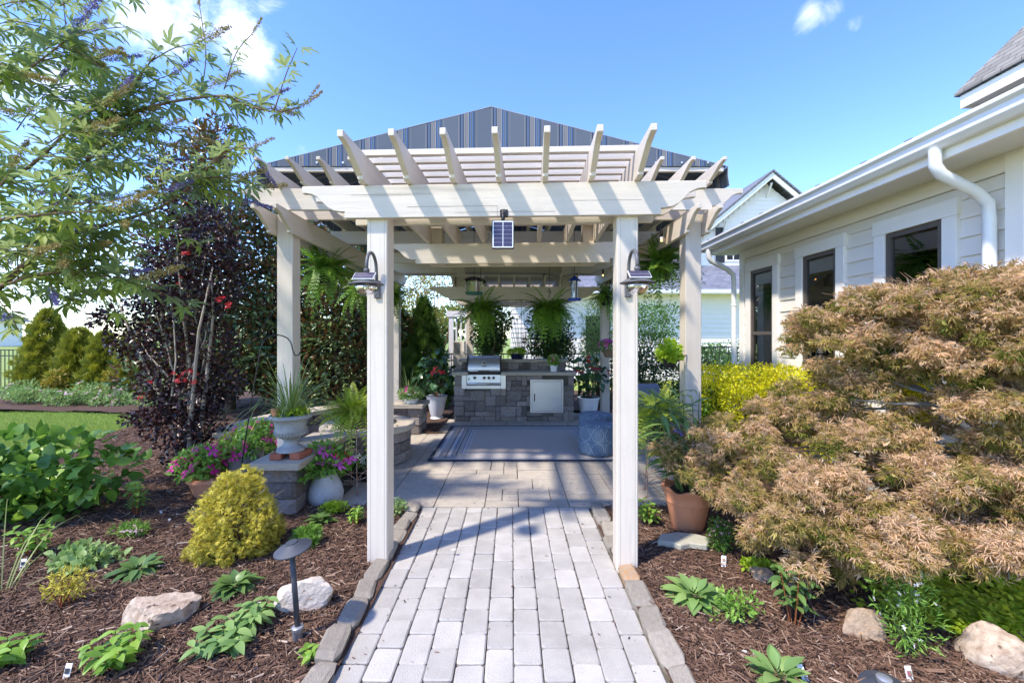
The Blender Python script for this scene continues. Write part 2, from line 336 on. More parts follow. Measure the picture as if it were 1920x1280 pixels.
# woven medallion cloth of the stools
def medmat():
    m = bpy.data.materials.new('medallion_cloth'); m.use_nodes = True; nt = m.node_tree; p = nt.nodes['Principled BSDF']; p.inputs['Roughness'].default_value = 0.9
    N = lambda t: nt.nodes.new(t)
    def mth(op, a, b=None):
        n = N('ShaderNodeMath'); n.operation = op
        for i, v in enumerate((a, b)):
            if v is None: continue
            if isinstance(v, (int, float)): n.inputs[i].default_value = v
            else: nt.links.new(v, n.inputs[i])
        return n.outputs[0]
    t = N('ShaderNodeTexCoord'); sx = N('ShaderNodeSeparateXYZ'); nt.links.new(t.outputs['Object'], sx.inputs[0])
    ang = mth('ARCTAN2', sx.outputs[1], sx.outputs[0])
    u = mth('SUBTRACT', mth('FRACT', mth('MULTIPLY', ang, 9 / (2 * PI))), 0.5)
    v = mth('SUBTRACT', mth('FRACT', mth('DIVIDE', sx.outputs[2], 0.185)), 0.5)
    r = mth('SQRT', mth('ADD', mth('MULTIPLY', u, u), mth('MULTIPLY', v, v)))
    a2 = mth('ARCTAN2', v, u)
    rr = mth('ADD', r, mth('MULTIPLY', mth('SINE', mth('MULTIPLY', a2, 8)), 0.022))
    w = mth('ABSOLUTE', mth('SINE', mth('MULTIPLY', rr, 22)))
    ring = mth('LESS_THAN', mth('ABSOLUTE', mth('SUBTRACT', r, 0.45)), 0.025)
    line = mth('MAXIMUM', mth('LESS_THAN', w, 0.22), ring)
    mx = N('ShaderNodeMix'); mx.data_type = 'RGBA'; nt.links.new(line, mx.inputs['Factor'])
    mx.inputs['A'].default_value = (0.10, 0.16, 0.235, 1); mx.inputs['B'].default_value = (0.27, 0.33, 0.39, 1)
    nt.links.new(mx.outputs['Result'], p.inputs['Base Color'])
    return m
M['medallion'] = medmat()

# ------------------------------------------------------------------ builders
def thing(name, label, cat, loc=(0, 0, 0), group=None, rotz=0.0):
    o = bpy.data.objects.new(name, None); COL.objects.link(o)
    o.empty_display_size = 0.1
    o.location = loc; o.rotation_euler = (0, 0, rotz)
    o['label'] = label; o['category'] = cat
    if group: o['group'] = group
    return o
def tag(o, label, cat, group=None):
    o['label'] = label; o['category'] = cat
    if group: o['group'] = group
    return o
def obj(name, me, m=None, parent=None, kind=None, local=False):
    o = bpy.data.objects.new(name, me); COL.objects.link(o)
    if m is not None and me is not None and len(me.materials) == 0:
        me.materials.append(M[m] if isinstance(m, str) else m)
    if parent is not None:
        o.parent = parent
        if not local:            # mesh written in world coordinates under an unrotated thing
            q = parent; off = Vector((0, 0, 0))
            while q is not None:
                if q.type == 'EMPTY': off += Vector(q.location)
                q = q.parent
            if parent.type == 'EMPTY': o.matrix_parent_inverse = Matrix.Translation(-off)
    if kind: o['kind'] = kind
    return o
def copyobj(src, parent=None, mw=None):
    o = src.copy(); COL.objects.link(o)
    if parent is not None: o.parent = parent
    if mw is not None: o.matrix_local = mw
    return o

class MB:
    def __init__(s): s.v = []; s.f = []
    def add(s, vs, fs):
        o = len(s.v); s.v += [tuple(v) for v in vs]; s.f += [tuple(i + o for i in f) for f in fs]; return s
    def box(s, x0, x1, y0, y1, z0, z1):
        return s.add([(x0, y0, z0), (x1, y0, z0), (x1, y1, z0), (x0, y1, z0), (x0, y0, z1), (x1, y0, z1), (x1, y1, z1), (x0, y1, z1)],
                     [(0, 3, 2, 1), (4, 5, 6, 7), (0, 1, 5, 4), (1, 2, 6, 5), (2, 3, 7, 6), (3, 0, 4, 7)])
    def obox(s, c, size, mtx=None):
        mtx = mtx or Matrix.Identity(3)
        vs = []
        for dz in (-.5, .5):
            for dx, dy in ((-.5, -.5), (.5, -.5), (.5, .5), (-.5, .5)):
                vs.append(Vector(c) + mtx @ Vector((dx * size[0], dy * size[1], dz * size[2])))
        return s.add(vs, [(0, 3, 2, 1), (4, 5, 6, 7), (0, 1, 5, 4), (1, 2, 6, 5), (2, 3, 7, 6), (3, 0, 4, 7)])
    def prism(s, prof, axis, a0, a1):
        n = len(prof)
        mk = {'x': lambda a, u, w: (a, u, w), 'y': lambda a, u, w: (u, a, w), 'z': lambda a, u, w: (u, w, a)}[axis]
        vs = [mk(a0, u, w) for u, w in prof] + [mk(a1, u, w) for u, w in prof]
        fs = [(i, (i + 1) % n, n + (i + 1) % n, n + i) for i in range(n)] + [tuple(range(n))[::-1], tuple(range(n, 2 * n))]
        return s.add(vs, fs)
    def tube(s, pts, rs, n=6, cap=True):
        pts = [Vector(p) for p in pts]
        if isinstance(rs, (int, float)): rs = [rs] * len(pts)
        vs = []; up = None
        for i, p in enumerate(pts):
            t = (pts[min(i + 1, len(pts) - 1)] - pts[max(i - 1, 0)])
            t = t.normalized() if t.length > 1e-9 else Vector((0, 0, 1))
            if up is None: up = t.orthogonal().normalized()
            up = (up - t * up.dot(t)); up = up.normalized() if up.length > 1e-6 else t.orthogonal().normalized()
            sd = t.cross(up)
            for k in range(n):
                a = 2 * PI * k / n
                vs.append(p + (up * math.cos(a) + sd * math.sin(a)) * rs[i])
        fs = []
        for i in range(len(pts) - 1):
            for k in range(n):
                fs.append((i * n + k, i * n + (k + 1) % n, (i + 1) * n + (k + 1) % n, (i + 1) * n + k))
        if cap: fs += [tuple(range(n))[::-1], tuple(range((len(pts) - 1) * n, len(pts) * n))]
        return s.add(vs, fs)
    def lathe(s, c, prof, n=24, flute=0, fl=0.0):
        c = Vector(c); vs = []; fs = []
        for r, z in prof:
            for k in range(n):
                a = 2 * PI * k / n
                q = r * (1 + fl * abs(math.sin(a * flute / 2)) if flute else 1)
                vs.append(c + Vector((q * math.cos(a), q * math.sin(a), z)))
        for i in range(len(prof) - 1):
            for k in range(n):
                fs.append((i * n + k, i * n + (k + 1) % n, (i + 1) * n + (k + 1) % n, (i + 1) * n + k))
        fs += [tuple(range(n))[::-1], tuple(range((len(prof) - 1) * n, len(prof) * n))]
        return s.add(vs, fs)
    def mesh(s, name, smooth=False):
        me = bpy.data.meshes.new(name); me.from_pydata(s.v, [], s.f)
        if smooth:
            me.polygons.foreach_set('use_smooth', np.ones(len(me.polygons), bool))
        me.update(); return me
    def build(s, name, m, parent=None, smooth=False, bevel=0.0, kind=None, local=False):
        o = obj(name, s.mesh(name, smooth), m, parent, kind, local)
        if bevel:
            b = o.modifiers.new('bevel', 'BEVEL'); b.width = bevel; b.segments = 1; b.limit_method = 'ANGLE'
        elif smooth == 2:
            e = o.modifiers.new('split', 'EDGE_SPLIT'); e.split_angle = math.radians(40)
        return o
def setstruct(o): o['kind'] = 'structure'; return o

# leaf templates: vertices (side, along, normal) and triangles
KITE = (np.array([(0, 0, 0), (-.5, .45, .08), (0, 1, -.05), (.5, .45, .08)], float), np.array([(0, 3, 2), (0, 2, 1)]))
LEAF6 = (np.array([(0, 0, 0), (-.42, .3, .07), (-.36, .65, .04), (0, 1, -.12), (.36, .65, .04), (.42, .3, .07), (0, .5, -.02)], float),
         np.array([(0, 5, 6), (5, 4, 6), (4, 3, 6), (3, 2, 6), (2, 1, 6), (1, 0, 6)]))
def lobes(angles, lens, w, droop):
    v = []; f = []
    for a, l in zip(angles, lens):
        a = math.radians(a); d = (math.sin(a), math.cos(a)); q = (d[1], -d[0]); o = len(v)
        v += [(0, 0, 0), (d[0] * l * .5 - q[0] * w, d[1] * l * .5 - q[1] * w, droop * .2), (d[0] * l, d[1] * l, -droop * l), (d[0] * l * .5 + q[0] * w, d[1] * l * .5 + q[1] * w, droop * .2)]
        f += [(o, o + 3, o + 2), (o, o + 2, o + 1)]
    return np.array(v, float), np.array(f)
LACE = lobes((-85, -42, 0, 42, 85), (.7, 1.0, 1.15, 1.0, .7), .04, .3)
SPRAY = lobes((-55, -28, 0, 28, 55), (.6, .85, 1, .85, .6), .07, .1)
def petals(n=5, w=.34):
    v = []; f = []
    for k in range(n):
        a = 2 * PI * k / n; d = (math.sin(a), math.cos(a)); q = (d[1], -d[0]); o = len(v)
        for s_, t_, h_ in ((0, 0, 0), (-w * .75, .28, .04), (-w * .6, .46, .02), (0, .52, -.02), (w * .6, .46, .02), (w * .75, .28, .04)):
            v.append((d[0] * t_ + q[0] * s_ * .5, d[1] * t_ + q[1] * s_ * .5, h_))
        f += [(o, o + 5, o + 4), (o, o + 4, o + 3), (o, o + 3, o + 2), (o, o + 2, o + 1)]
    return np.array(v, float), np.array(f)
PETAL5 = petals()
CHIP = (np.array([(-.5, 0, -.02), (.5, 0, -.02), (.3, 1, 0), (-.4, 1, .02), (-.4, .04, .06), (.4, .0, .07), (.25, .97, .08), (-.3, .95, .09)], float),
        np.array([(4, 5, 6), (4, 6, 7), (1, 2, 6), (1, 6, 5), (3, 0, 4), (3, 4, 7)]))

def unit(a): return a / np.maximum(np.linalg.norm(a, axis=1, keepdims=True), 1e-9)
def leaf_mesh(name, tpl, P, D, Nn, S, W=1.0, tone=None):
    tv, tf = tpl; n = len(P); k = len(tv)
    D = unit(D); X = np.cross(D, Nn); X = unit(X); Z = np.cross(X, D)
    S = np.broadcast_to(np.asarray(S, float), (n,))[:, None, None]
    W = np.broadcast_to(np.asarray(W, float), (n,))[:, None, None]
    V = P[:, None, :] + S * (tv[None, :, 0:1] * W * X[:, None, :] + tv[None, :, 1:2] * D[:, None, :] + tv[None, :, 2:3] * Z[:, None, :])
    T = (tf[None] + (np.arange(n) * k)[:, None, None]).reshape(-1, 3)
    me = bpy.data.meshes.new(name)
    me.vertices.add(n * k); me.vertices.foreach_set('co', V.reshape(-1))
    me.loops.add(T.size); me.loops.foreach_set('vertex_index', T.reshape(-1).astype(np.int32))
    me.polygons.add(len(T)); me.polygons.foreach_set('loop_start', np.arange(0, T.size, 3, dtype=np.int32))
    me.update(calc_edges=True)
    if tone is None: tone = rng.random(n)
    at_ = me.attributes.new('tone', 'FLOAT', 'POINT')
    at_.data.foreach_set('value', np.repeat(np.clip(tone, 0, 1), k).astype(np.float32))
    return me
def in_blobs(blobs, n, inner=0.5, zmin=0.02, top=False):
    c = np.array([b[0] for b in blobs], float); r = np.array([b[1] for b in blobs], float)
    w = (r.prod(axis=1)) ** (2 / 3); w /= w.sum()
    i = rng.choice(len(blobs), n, p=w)
    d = unit(rng.normal(size=(n, 3)))
    if top: d[:, 2] = np.where(d[:, 2] < -0.25, -d[:, 2], d[:, 2])
    rad = (inner ** 3 + (1 - inner ** 3) * rng.random((n, 1))) ** (1 / 3)
    P = c[i] + d * rad * r[i]
    ok = P[:, 2] > zmin
    return P[ok], unit(d / r[i])[ok], i[ok], rad[ok, 0]
def lumps(c, r, k, fr, reach=0.62, seed=None):
    c = np.array(c, float); r = np.array(r, float); out = []
    for j in range(k):
        d = unit(rng.normal(size=(1, 3)))[0]
        out.append((c + d * r * reach * (0.6 + 0.5 * rng.random()), r * fr * (0.75 + 0.5 * rng.random())))
    return out
def foliage(parent, name, m, blobs, n, size, tpl=KITE, width=0.5, up=0.3, rand=0.7, inner=0.5, zmin=0.02, top=False, tonefn=None, sizevar=0.35, droop=0.0):
    P, d, bi, rad = in_blobs(blobs, n, inner, zmin, top)
    k = len(P)
    D = d + rng.normal(size=(k, 3)) * rand + np.array([0, 0, up - droop])
    Nn = d * 0.7 + rng.normal(size=(k, 3)) * 0.6 + np.array([0, 0, 0.7])
    bt = rng.random(len(blobs))
    tone = 0.65 * rng.random(k) + 0.35 * bt[bi] if tonefn is None else tonefn(P, d, rad, bt[bi])
    S = size * (1 + sizevar * (rng.random(k) * 2 - 1))
    me = leaf_mesh(name, tpl, P, D, Nn, S, width, tone)
    return obj(name, me, m, parent, 'stuff')
def stems(parent, name, m, base, blobs, r0=0.02, r1=0.006, spread=0.05, n=5, sag=0.0):
    mb = MB(); b = Vector(base)
    for c, r in blobs:
        c = Vector(c); s = b + Vector((rnd.uniform(-spread, spread), rnd.uniform(-spread, spread), 0))
        pts = []
        for t in (0, .25, .5, .75, 1):
            q = s.lerp(c, t); q.x += rnd.gauss(0, .02) * (c - s).length * (t * (1 - t) * 4); q.y += rnd.gauss(0, .02) * (c - s).length * (t * (1 - t) * 4)
            q.z += sag * t * (1 - t) * 4; pts.append(q)
        mb.tube(pts, [r0 + (r1 - r0) * t for t in (0, .25, .5, .75, 1)], n, False)
    return mb.build(name, m, parent, True)

# rounded stones: a few shared unit meshes, scaled per piece
def unit_stone(seed, bev=0.10, jit=0.03, seg=1):
    r = random.Random(seed); bm = bmesh.new(); bmesh.ops.create_cube(bm, size=1.0)
    bmesh.ops.bevel(bm, geom=bm.edges[:] + bm.verts[:], offset=bev, segments=seg, affect='EDGES', profile=0.6)
    for v in bm.verts:
        v.co += Vector((r.uniform(-jit, jit), r.uniform(-jit, jit), r.uniform(-jit, jit)))
    me = bpy.data.meshes.new('stone'); bm.to_mesh(me); bm.free(); return me
STONES = [unit_stone(i, 0.09, 0.022) for i in range(7)]
CAPS = [unit_stone(40 + i, 0.025, 0.006) for i in range(5)]
CURBS = [unit_stone(20 + i, 0.16, 0.05) for i in range(6)]
def piece(name, meshes, m, parent, c, size, rot=(0, 0, 0), idx=None):
    src = meshes[rnd.randrange(len(meshes)) if idx is None else idx]
    key = src.name + '_' + m
    me = bpy.data.meshes.get(key)
    if me is None:
        me = src.copy(); me.name = key; me.materials.append(M[m])
    o = bpy.data.objects.new(name, me); COL.objects.link(o); o.parent = parent
    off = Vector(parent.location) if parent.type == 'EMPTY' else Vector((0, 0, 0))
    o.location = Vector(c) - off; o.scale = size; o.rotation_euler = rot
    return o
def rock(name, label, loc, size, m, seed, rot=0.0, group='garden rocks', flat=1.0, cuts=3):
    r = random.Random(seed); bm = bmesh.new(); bmesh.ops.create_icosphere(bm, subdivisions=4, radius=1.0)
    pl = [(Vector((r.gauss(0, 1), r.gauss(0, 1), r.gauss(0, .8))).normalized(), r.uniform(.5, .82)) for _ in range(11)]
    from mathutils import noise
    for v in bm.verts:
        d = v.co.normalized(); k = 1.0
        for q, h in pl:
            t = d.dot(q)
            if t > 0.05: k = min(k, h / t)
        k *= 1 + 0.10 * noise.noise(d * 2.3 + Vector((seed, 0, 0))) + 0.05 * noise.noise(d * 6 + Vector((seed, 3, 0)))
        v.co = d * k
    me = bpy.data.meshes.new(name); bm.to_mesh(me); bm.free()
    me.polygons.foreach_set('use_smooth', np.ones(len(me.polygons), bool))
    o = obj(name, me, m); o.location = loc; o.scale = size; o.rotation_euler = (r.uniform(-.15, .15), r.uniform(-.15, .15), rot)
    e = o.modifiers.new('split', 'EDGE_SPLIT'); e.split_angle = math.radians(28)
    return tag(o, label, 'rock', group)

# ================================================================== the setting
def sheet(name, pts, z, m, kind='structure'):
    mb = MB(); mb.add([(x, y, z) for x, y in pts], [tuple(range(len(pts)))])
    o = mb.build(name, m); o['kind'] = kind; return o
ground = sheet('ground', [(-500, -60), (500, -60), (500, 900), (-500, 900)], -0.045, 'lawn')

PX0, PX1, PYE = -0.815, 0.695, 3.87          # path edges and its far end
PIT = Vector((-1.82, 5.42, 0))
LAWN = [(-2, -5.2), (3, -5.3), (5, -5.55), (6.07, -6.1), (7.2, -6.45), (8.0, -6.9), (8.6, -7.6), (8.95, -9.5)]
def lawn_edge(y):
    for (a, xa), (b, xb) in zip(LAWN, LAWN[1:]):
        if a <= y <= b: return xa + (xb - xa) * (y - a) / (b - a)
    return LAWN[0][1] if y < LAWN[0][0] else -99
def in_left_bed(x, y):
    if y < PYE - .02: ok = x < PX0 - .03
    elif y < 4.7: ok = x < -1.86
    else: ok = (x < -1.0 and math.hypot(x - PIT.x, y - PIT.y) > 1.5) and (x < -1.15 or y > 8.6)
    if y > 8.75 and x < 3.5: ok = True
    return ok and (x > lawn_edge(y) or y > 8.95) and y < 12.2 and x > -16
def in_right_bed(x, y):
    if y < PYE - .02: ok = x > PX1 + .03
    elif y < 8.75: ok = x > 2.05 - max(0, 4.3 - y) * .9
    else: ok = False
    return ok and x < 3.6
from mathutils import noise as mnoise
def bed_z(x, y):
    return 0.018 + 0.035 * mnoise.noise(Vector((x * .9, y * .9, 1.3))) + 0.018 * mnoise.noise(Vector((x * 3.1, y * 3.1, 4.7)))
def bed(name, fn, x0, x1, y0, y1, s):
    nx, ny = int((x1 - x0) / s) + 1, int((y1 - y0) / s) + 1
    idx = {}; v = []; f = []
    def vid(i, j):
        if (i, j) not in idx:
            x, y = x0 + i * s, y0 + j * s; idx[(i, j)] = len(v); v.append((x, y, bed_z(x, y)))
        return idx[(i, j)]
    for i in range(nx):
        for j in range(ny):
            if fn(x0 + (i + .5) * s, y0 + (j + .5) * s): f.append((vid(i, j), vid(i + 1, j), vid(i + 1, j + 1), vid(i, j + 1)))
    me = bpy.data.meshes.new(name); me.from_pydata(v, [], f); me.polygons.foreach_set('use_smooth', np.ones(len(f), bool)); me.update()
    o = obj(name, me, 'mulch'); o['kind'] = 'structure'; return o
bed('mulch_bed', in_left_bed, -16, 3.5, -0.6, 12.2, 0.1)
bed('mulch_bed', in_right_bed, 0.7, 3.6, -0.6, 8.8, 0.1)

def chips(n, fn, x0, x1, y0, y1, power):
    P = []
    while len(P) < n:
        y = y0 + (y1 - y0) * rnd.random() ** power; x = rnd.uniform(max(x0, -1.28 * y - .2), min(x1, 1.28 * y + .2))
        if fn(x, y) and not (y < PYE and -.13 < min(PX0 - x if x < 0 else 9, x - PX1 if x > 0 else 9) < .125): P.append((x, y, bed_z(x, y) + rnd.uniform(-.002, .014)))
    P = np.array(P); k = len(P)
    a = rng.random(k) * 2 * PI; D = np.stack([np.cos(a), np.sin(a), rng.normal(0, .22, k)], 1)
    Nn = np.stack([rng.normal(0, .3, k), rng.normal(0, .3, k), np.ones(k)], 1)
    ln = 0.02 + 0.062 * rng.random(k) ** 2.2
    w = np.clip((0.002 + 0.0055 * rng.random(k) ** 1.8) / ln, .05, .4)
    tone = np.clip(rng.normal(.42, .24, k), 0, .85); tone = np.where(rng.random(k) < .012, 1.0, tone)
    me = leaf_mesh('mulch_chips', CHIP, P, D, Nn, ln, w, tone)
    o = obj('mulch_chips', me, 'chip'); o['kind'] = 'stuff'
    return o
tag(chips(88000, in_left_bed, -7, -.8, 1.45, 7.5, 1.9), 'shredded brown bark chips covering the bed left of the path', 'mulch')
tag(chips(48000, in_right_bed, .7, 3.5, 1.45, 4.6, 1.5), 'shredded brown bark chips covering the bed right of the path', 'mulch')

# grass on the lawn
P = []
while len(P) < 42000:
    y = 4.8 + 4.2 * rnd.random(); x = rnd.uniform(-1.25 * y - .3, -5.2)
    if x < lawn_edge(y) + rnd.gauss(0, .03): P.append((x, y, -.045))
P = np.array(P); k = len(P)
D = np.stack([rng.normal(0, .45, k), rng.normal(0, .45, k), np.ones(k)], 1)
me = leaf_mesh('grass', (np.array([(-.5, 0, 0), (.5, 0, 0), (0, 1, .1)], float), np.array([(0, 1, 2)])), P, D, rng.normal(size=(k, 3)), .035 + .03 * rng.random(k), .16)
tag(obj('grass', me, 'grass', None, 'stuff'), 'short bright green grass of the lawn at left', 'grass')

# ------------------------------------------------------------------ path of tumbled pavers
path = sheet('path', [(PX0 - .02, -0.6), (PX1 + .02, -0.6), (PX1 + .02, PYE), (PX0 - .02, PYE)], -0.016, 'joint')
def unit_paver(sx, sy, sz, rad, seed, ch=0.006):
    r = random.Random(seed); out = []
    def ring(inset, z, jit):
        pts = []
        for qx, qy, a0 in ((1, 1, 0), (-1, 1, 90), (-1, -1, 180), (1, -1, 270)):
            for t in (0, 45, 90):
                a = math.radians(a0 + t); rr = rad
                pts.append((qx * (sx / 2 - rr - inset) + math.cos(a) * rr, qy * (sy / 2 - rr - inset) + math.sin(a) * rr, z + r.uniform(-jit, jit)))
        return pts
    v = ring(0, -sz, 0) + ring(0, -ch, .001) + ring(ch, 0, .0008); n = 12; f = []
    for L_ in range(2):
        for i in range(n): f.append((L_ * n + i, L_ * n + (i + 1) % n, (L_ + 1) * n + (i + 1) % n, (L_ + 1) * n + i))
    f.append(tuple(range(2 * n, 3 * n)))
    me = bpy.data.meshes.new('paver'); me.from_pydata(v, [], f); me.materials.append(M['paver']); me.update(); return me
CW = (PX1 - PX0) / 11; PL = 0.206
PVS = [unit_paver(CW - .005, PL - .005, .05, .014, s) for s in range(5)]
PVH = [unit_paver(CW - .005, PL / 2 - .005, .05, .012, s) for s in range(2)]
for c in range(11):
    y = PYE - (0 if c % 2 == 0 else PL / 2)
    if c % 2:
        o = obj('paver', PVH[c % 2], None, path); o.location = (PX0 + (c + .5) * CW, PYE - PL / 4, rnd.uniform(-.002, .002))
    while y > 1.15:
        o = obj('paver', rnd.choice(PVS), None, path)
        o.location = (PX0 + (c + .5) * CW + rnd.gauss(0, .0012), y - PL / 2 + rnd.gauss(0, .0015), rnd.uniform(-.003, .003))
        o.rotation_euler = (rnd.gauss(0, .006), rnd.gauss(0, .006), rnd.gauss(0, .006) + rnd.choice((0, PI)))
        y -= PL
# the path goes on behind the camera as one joined piece
mb = MB()
for c in range(11):
    y = 1.15
    while y > -.5:
        mb.box(PX0 + c * CW + .003, PX0 + (c + 1) * CW - .003, y - PL - (c % 2) * .1 + .003, y - (c % 2) * .1 - .003, -.05, -.001); y -= PL
o = mb.build('near_pavers', 'paver', path); o['kind'] = 'stuff'

P = np.array([(rnd.uniform(PX0, PX1) if rnd.random() < .5 else rnd.choice((PX0 + abs(rnd.gauss(0, .10)), PX1 - abs(rnd.gauss(0, .10)))), rnd.uniform(1.5, 4.6), .004) for _ in range(200)]); k = len(P)
a = rng.random(k) * 2 * PI
me = leaf_mesh('debris', CHIP, P, np.stack([np.cos(a), np.sin(a), np.zeros(k)], 1), np.tile([0., 0, 1], (k, 1)), .006 + .022 * rng.random(k) ** 3, .3, rng.random(k) * .7)
tag(obj('mulch_debris', me, 'chip', None, 'stuff'), 'stray bits of mulch blown onto the pavers', 'mulch')
# kerb stones on both sides
kerb = {}
for side, name, lab in ((-1, 'kerb', 'row of rough tan edging stones along the left side of the path'), (1, 'kerb', 'row of rough tan edging stones along the right side of the path')):
    k = thing('stone_kerb', lab, 'kerb', (PX0 - .06 if side < 0 else PX1 + .06, 2.8, 0), 'stone kerbs along the path')
    y = PYE + .03
    while y > 1.0:
        ln = rnd.uniform(.16, .26); x = (PX0 - .062 if side < 0 else PX1 + .062) + rnd.gauss(0, .006)
        piece('kerb_stone', CURBS, 'curb_rust' if side > 0 and abs(y - ln / 2 - 2.66) < .1 else 'curb', k, (x, y - ln / 2, .005 + rnd.uniform(-.008, .012)), (rnd.uniform(.095, .125), ln * 1.03, .095), (rnd.gauss(0, .04), side * -.12 + rnd.gauss(0, .05), rnd.gauss(0, .06)))
        y -= ln + .002

# ------------------------------------------------------------------ patio of large ashlar pavers
patio = sheet('patio', [(-3.4, PYE + .002), (3.3, PYE + .002), (3.3, 9.0), (-3.4, 9.0)], -0.02, 'joint')
U = 0.155
cells = {}
nx, ny = int(6.6 / U), int(5.05 / U)
pieces = []
r2 = random.Random(5)
for j in range(ny):
    for i in range(nx):
        if (i, j) in cells: continue
        opts = [(2, 2), (3, 2), (3, 2), (2, 1), (4, 2), (3, 3), (2, 3), (1, 1), (3, 1), (1, 2)]; r2.shuffle(opts)
        for w, h in opts + [(1, 1)]:
            if i + w <= nx and j + h <= ny and all((i + a, j + b) not in cells for a in range(w) for b in range(h)):
                for a in range(w):
                    for b in range(h): cells[(i + a, j + b)] = 1
                pieces.append((-3.35 + i * U, PYE + .005 + j * U, w * U, h * U)); break
slab = [unit_stone(60 + i, 0.018, 0.004) for i in range(4)]
far = MB(); cnt = 0
def patio_ok(cx, cy):
    if cx < -1.86 and cy < 4.75: return False
    if cx > 2.2 - max(0, 4.3 - cy) * .9 : return False
    if cx < -1.15 and math.hypot(cx - PIT.x, cy - PIT.y) > 1.55: return False
    return cy < 8.75
pieces = [p for p in pieces if patio_ok(p[0] + p[2] / 2, p[1] + p[3] / 2)]
pieces.sort(key=lambda p: p[1])
for x, y, w, h in pieces:
    if cnt < 295:
        g = .008
        piece('patio_paver', slab, 'flag', patio, (x + w / 2, y + h / 2, -.03 + r2.uniform(-.002, .002)), (w - g, h - g, .06), (r2.gauss(0, .003), r2.gauss(0, .003), 0)); cnt += 1
    else:
        far.box(x + .005, x + w - .005, y + .005, y + h - .005, -.05, -.001)
if far.v:
    o = far.build('far_patio_pavers', 'flag', patio); o['kind'] = 'stuff'

# ================================================================== entry arbour
def scroll_profile(x0, x1, z0, z1, ln=0.29):
    h = z1 - z0
    e = [(0, .78), (.10, .78), (.22, .75), (.36, .66), (.46, .52), (.52, .44), (.60, .34), (.74, .24), (.92, .20), (1.0, .20), (1.0, 0)]
    left = [(x0 + a * ln, z0 + b * h) for a, b in e]; right = [(x1 - a * ln, z0 + b * h) for a, b in e][::-1]
    return [(x0, z1)] + left + right + [(x1, z1)]
def tusk_profile(y0, y1, z0, z1, near=True, farend=True, ln=0.34, tip=.22):
    h = z1 - z0
    e = [(0, 1 - tip), (.12, 1 - tip - .03), (.3, .66), (.48, .48), (.66, .30), (.82, .16), (.86, .14), (.86, .02), (.98, -.04), (1.0, 0)]
    a = [(y0 + u * ln, z0 + w * h) for u, w in e] if near else [(y0, z0)]
    b = [(y1 - u * ln, z0 + w * h) for u, w in e][::-1] if farend else [(y1, z0)]
    return [(y0, z1)] + a + b + [(y1, z1)]
ARB = thing('entry_arbor', 'cream wooden entry arbor with curved rafter tails over the path', 'arbor', (-.072, 2.92, 0), None, math.radians(-2.4))
for s in (-1, 1):
    MB().box(s * .838 - .07, s * .838 + .07, -.07, .07, -.06, 2.5).build('post', 'cream_z', ARB, bevel=.006, local=True)
for s in (-1, 1):
    for dx in (-.046, .05): MB().box(s * .838 + dx - .0009, s * .838 + dx + .0009, -.0706, -.0695, -.02, 2.33).build('seam', 'seam', ARB, local=True)
for y in (-.092, .092):
    MB().prism(scroll_profile(-1.335, 1.335, 2.335, 2.552), 'y', y - .019, y + .019).build('beam', 'cream_x', ARB, bevel=.003, local=True)
for bx in ((-.62, -.02, 2.404, 2.4065), (-.0215, -.019, 2.338, 2.4045), (-.30, .36, 2.3635, 2.3655), (-1.0, -.45, 2.4885, 2.4900), (.45, .92, 2.4325, 2.434)):
    MB().box(bx[0], bx[1], -.1122, -.1105, bx[2], bx[3]).build('board_seam', 'seam', ARB, local=True)
MB().prism(scroll_profile(-1.335, 1.335, 2.335, 2.552), 'y', 1.66, 1.70).build('beam', 'cream_x', ARB, bevel=.003, local=True)
MB().prism(scroll_profile(-1.20, 1.20, 2.335, 2.552), 'y', 1.87, 1.91).build('beam', 'cream_x', ARB, bevel=.003, local=True)
for s in (-1, 1):
    MB().box(s * .838 - .075, s * .838 + .075, 1.703, 1.867, 2.34, 2.98).build('stub_post', 'cream_z', ARB, bevel=.004, local=True)
for i in range(7):
    x = (i - 3) * .298 - .005
    MB().prism(tusk_profile(-.50, 2.08, 2.554, 2.735, True, True), 'x', x - .018, x + .018).build('rafter', 'cream_y', ARB, bevel=.003, local=True)
for i in range(15):
    y = -.125 + i * .128
    MB().box(-.93, .93, y - .019, y + .019, 2.7365, 2.774).build('slat', 'cream_x', ARB, bevel=.002, local=True)

# ================================================================== pergola
XL, XR, YF, YB = -2.29, 1.83, 4.38, 8.42
PER = thing('pergola', 'large cream pergola on tall posts over the patio carrying the striped canopy', 'pergola', (-.23, 6.4, 0))
for x in (XL, XR):
    for y in (YF, YB):
        MB().box(x - .08, x + .08, y - .08, y + .08, -.05, 2.775).build('post', 'cream_z', PER, bevel=.006)
    for dx in (-.101, .101):
        pr = tusk_profile(3.93, 8.87, 2.565, 2.775, ln=.30)
        MB().prism(pr, 'x', x + dx - .019, x + dx + .019).build('side_beam', 'cream_y', PER, bevel=.003)
for y in (4.17, 4.52, 8.28, 8.60):
    MB().prism(scroll_profile(-2.63, 2.25, 2.777, 2.985, .30), 'y', y - .02, y + .02).build('cross_beam', 'cream_x', PER, bevel=.003)
for y in (5.7, 7.1):
    MB().box(-2.42, 1.96, y - .02, y + .02, 2.777, 2.95).build('cross_beam', 'cream_x', PER, bevel=.003)
for i in range(16):
    x = -2.25 + i * .2747
    MB().prism(tusk_profile(3.74, 9.05, 2.987, 3.125, ln=.32), 'x', x - .018, x + .018).build('rafter', 'cream_y', PER, bevel=.003)

